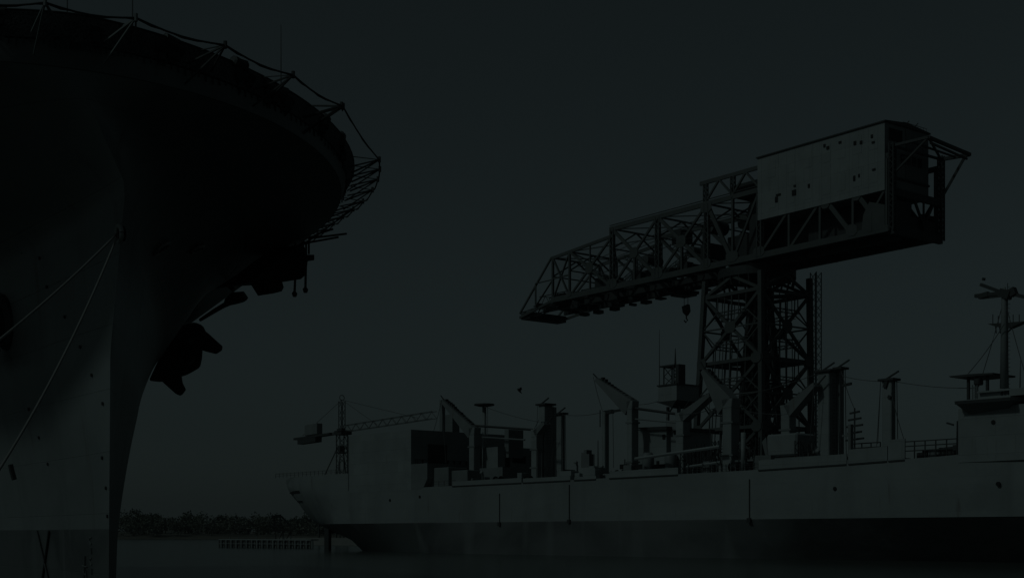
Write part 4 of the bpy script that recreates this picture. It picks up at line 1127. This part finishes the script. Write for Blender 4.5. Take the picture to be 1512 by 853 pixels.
# trolley and hook block
hk = P((CO[0] + .7915 * 13 - (CO[1] + .6112 * 13) * (1013 - 756) / F) / (.6112 + .7915 * (1013 - 756) / F), 13, 0)
o = MB().box(hk.x - 2, hk.x + 2, hk.y - 3, hk.y + 1.5, ZB - 2.2, ZB - 1.5).build('trolley', M['dark'], crane)
mb = MB(); z = ZB - 4.2
for k in (-.6, .6): mb.tube([(hk.x + k, hk.y, ZB - 2.2), (hk.x + k, hk.y, z - 1)], .07, 5)
mb.prism([(hk.x - 1, hk.y - .4, z - .2), (hk.x + .8, hk.y - .4, z + .1), (hk.x + 1.1, hk.y - .4, z - 1.5), (hk.x + .2, hk.y - .4, z - 2.4), (hk.x - .7, hk.y - .4, z - 1.6)], (0, .8, 0))
mb.tube([(hk.x + .1, hk.y, z - 2.2), (hk.x + .1, hk.y, z - 3), (hk.x + .5, hk.y, z - 3.5), (hk.x - .1, hk.y, z - 3.9), (hk.x - .6, hk.y, z - 3.4)], .16, 6)
mb.build('hook_block', M['dark'], crane)

# quay under the crane
mb = MB(); mb.box(-95, 160, -26, 60, -2, 3.2)
q = mb.build('quay', M['concrete']); q.location = (cx + 4 * .7915 + 14, cy + 4 * .6112 + 18, 0); q.rotation_euler = (0, 0, ang); tag(q, kind='structure')

# ------------------------------------------------------------------ distant tower crane
tb = Vector((-65.3, 520, 0)); dr = Vector((.53, -.85, 0)).normalized()
tcr = empty('tower_crane', tb, math.atan2(dr.y, dr.x), 'faint distant lattice tower crane rising behind the stern of the supply ship', 'crane')
MB().lattice((0, 0, 0), (0, 0, 42), 3.2, 3.2, .28, 3.0).build('mast', M['crane'], tcr)
MB().lattice((0, 0, 44), (0, 0, 55), 2.4, 1.6, .22, 2.4).build('apex', M['crane'], tcr)
MB().tube([Vector((0, 1.0 * math.cos(t), 56.3 + 1.0 * math.sin(t))) for t in [k * math.pi / 6 for k in range(13)]], .15, 5).build('apex_ring', M['crane'], tcr)
mb = MB(); mb.box(-2.4, 4.2, -2.2, 2.2, 42, 43.6); mb.box(1, 5.4, -2.6, -1.2, 43.2, 44.2); mb.build('slewing_platform', M['dark'], tcr)
MB().lattice((3, 0, 44.2), (74, 0, 44.2), 1.8, 2.4, .17, 3.6).build('jib', M['crane'], tcr)
mb = MB(); mb.box(-44, -8, -1.5, 1.5, 42.6, 43.4); mb.box(-40, -22, -1.4, 1.4, 40.6, 42.6); mb.build('counter_jib', M['dark'], tcr)
MB().box(-33, -21, -1.3, 1.3, 43.6, 48.0).build('counterweight', M['grey2'], tcr, bevel=.2)
mb = MB(); mb.beam((-2, 0, 43), (-10, 0, 43), 1.0)
for x in (-38, 30, 62): mb.tube([(0, 0, 55.5), (x, 0, 44)], .09, 5)
mb.build('tie_rod', M['cable'], tcr)
mb = MB()
for x, y in ((-8, -6), (8, -6), (-8, 6), (8, 6)): mb.beam((x * .15, y * .15, 38), (x, y, 22), .35); mb.beam((x, y, 22), (x, y, 0), .5)
mb.box(-8, 8, -6, 6, 26, 26.6); mb.build('portal_frame', M['crane'], tcr)
mb = MB(); mb.box(.5, 2.6, -2, 0, 35.5, 37.6); mb.box(-1.5, 2.8, -2.2, 1, 34.9, 35.3); mb.build('cab', M['dark'], tcr)
q = MB().box(-30, 60, -14, 14, -2, 2.6).build('quay', M['concrete']); q.location = tb; q.rotation_euler = tcr.rotation_euler; tag(q, kind='structure')

# ------------------------------------------------------------------ floating pile boom and small dock trestle
b0 = Vector(((325 - 756) * 412 / F, 412, 0)); b1 = Vector(((459 - 756) * 380 / F, 380, 0)); d = b1 - b0
br = empty('pile_breakwater', b0, math.atan2(d.y, d.x), 'low timber pile breakwater with pale caps floating off the supply ship stern', 'breakwater')
L = d.length; npile = 18
MB().box(-.4, L + .4, -.3, 2.4, 2.25, 2.55).build('deck', M['grey'], br)
MB().box(-.2, L + .2, -.25, 0, 1.1, 1.3).build('waling', M['grey2'], br)
for k in range(npile):
    x = k * L / (npile - 1); wd = random.uniform(.22, .4)
    p_ = MB().box(x - wd, x + wd, -.22, .1, -.6, 2.25).build('pile', M['timber'] if k % 5 else M['dark'], br)  # dark panel standing in for the shaded gap between pale piles
    MB().tube([(x + .85, -.1, -.5), (x + .85, -.1, 2.2)], .3, 7).build('pile', M['grey'], br)
MB().box(0, L, .35, .5, -.5, 2.2).build('back_planking', M['grey'], br)
for k in range(6):
    x = random.uniform(1, L - 1); MB().tube([(x, 1, 2.5), (x, 1, random.uniform(3.0, 3.7))], .16, 6).build('bollard', M['grey2'], br)
Yd = 470; dx = (418 - 756) * Yd / F
dt = empty('dock_trestle', (dx, Yd, 0), 0.2, 'dark timber trestle with slanting derrick near the supply ship stern', 'trestle')
s = Yd / F
for x in (-2.5, 0, 2.6):
    MB().beam((x, 0, -.5), (x, 0, 6.4), .35).build('post', M['timber'], dt)
MB().box(-3, 3.2, -1, 2, 5.0, 5.5).build('deck', M['timber'], dt)
mb = MB(); mb.beam((-4, 0, 9.8), (-.6, 0, 10.4), 1.0); mb.beam((-.6, 0, 10.2), (2.6, 0, 6.8), .6); mb.beam((-3.2, 0, 5), (-3, 0, 9.8), .4); mb.beam((-1, 0, 5), (-1, 0, 10), .4)
mb.build('derrick', M['dark'], dt)
mb = MB(); mb.beam((-2.5, 0, 0), (0, 0, 5), .25); mb.beam((0, 0, 0), (2.6, 0, 5), .25); mb.build('brace', M['timber'], dt)

# ------------------------------------------------------------------ bird in flight
bird = empty('bird', pxw(767, 577, 120), R(20), 'small dark bird flying above the supply ship', 'bird')
mb = MB(); mb.tube([(-.24, 0, .16), (-.15, 0, .10), (0, 0, 0), (.12, 0, -.10), (.22, 0, -.2)], [.02, .05, .085, .06, .02], 8); mb.build('body', M['feather'], bird, smooth=True)
for s in (-1, 1):
    MB().prism([(-.08, 0, .06), (.10, 0, -.04), (.16, s * .22, .16), (.02, s * .42, .30), (-.10, s * .25, .22)], (0, 0, .015)).build('wing', M['feather'], bird)

# ------------------------------------------------------------------ haze
m = bpy.data.materials.new('thin harbour haze'); m.use_nodes = True; nt = m.node_tree
nt.nodes.remove(nt.nodes['Principled BSDF'])
v = nt.nodes.new('ShaderNodeVolumePrincipled'); v.inputs['Density'].default_value = 0.00007
v.inputs['Color'].default_value = (.93, .96, 1, 1); v.inputs['Anisotropy'].default_value = .2
nt.links.new(v.outputs[0], nt.nodes['Material Output'].inputs['Volume'])
tag(MB().box(-6010, 6010, -210, 9010, -3, 90).build('haze', m), kind='stuff')
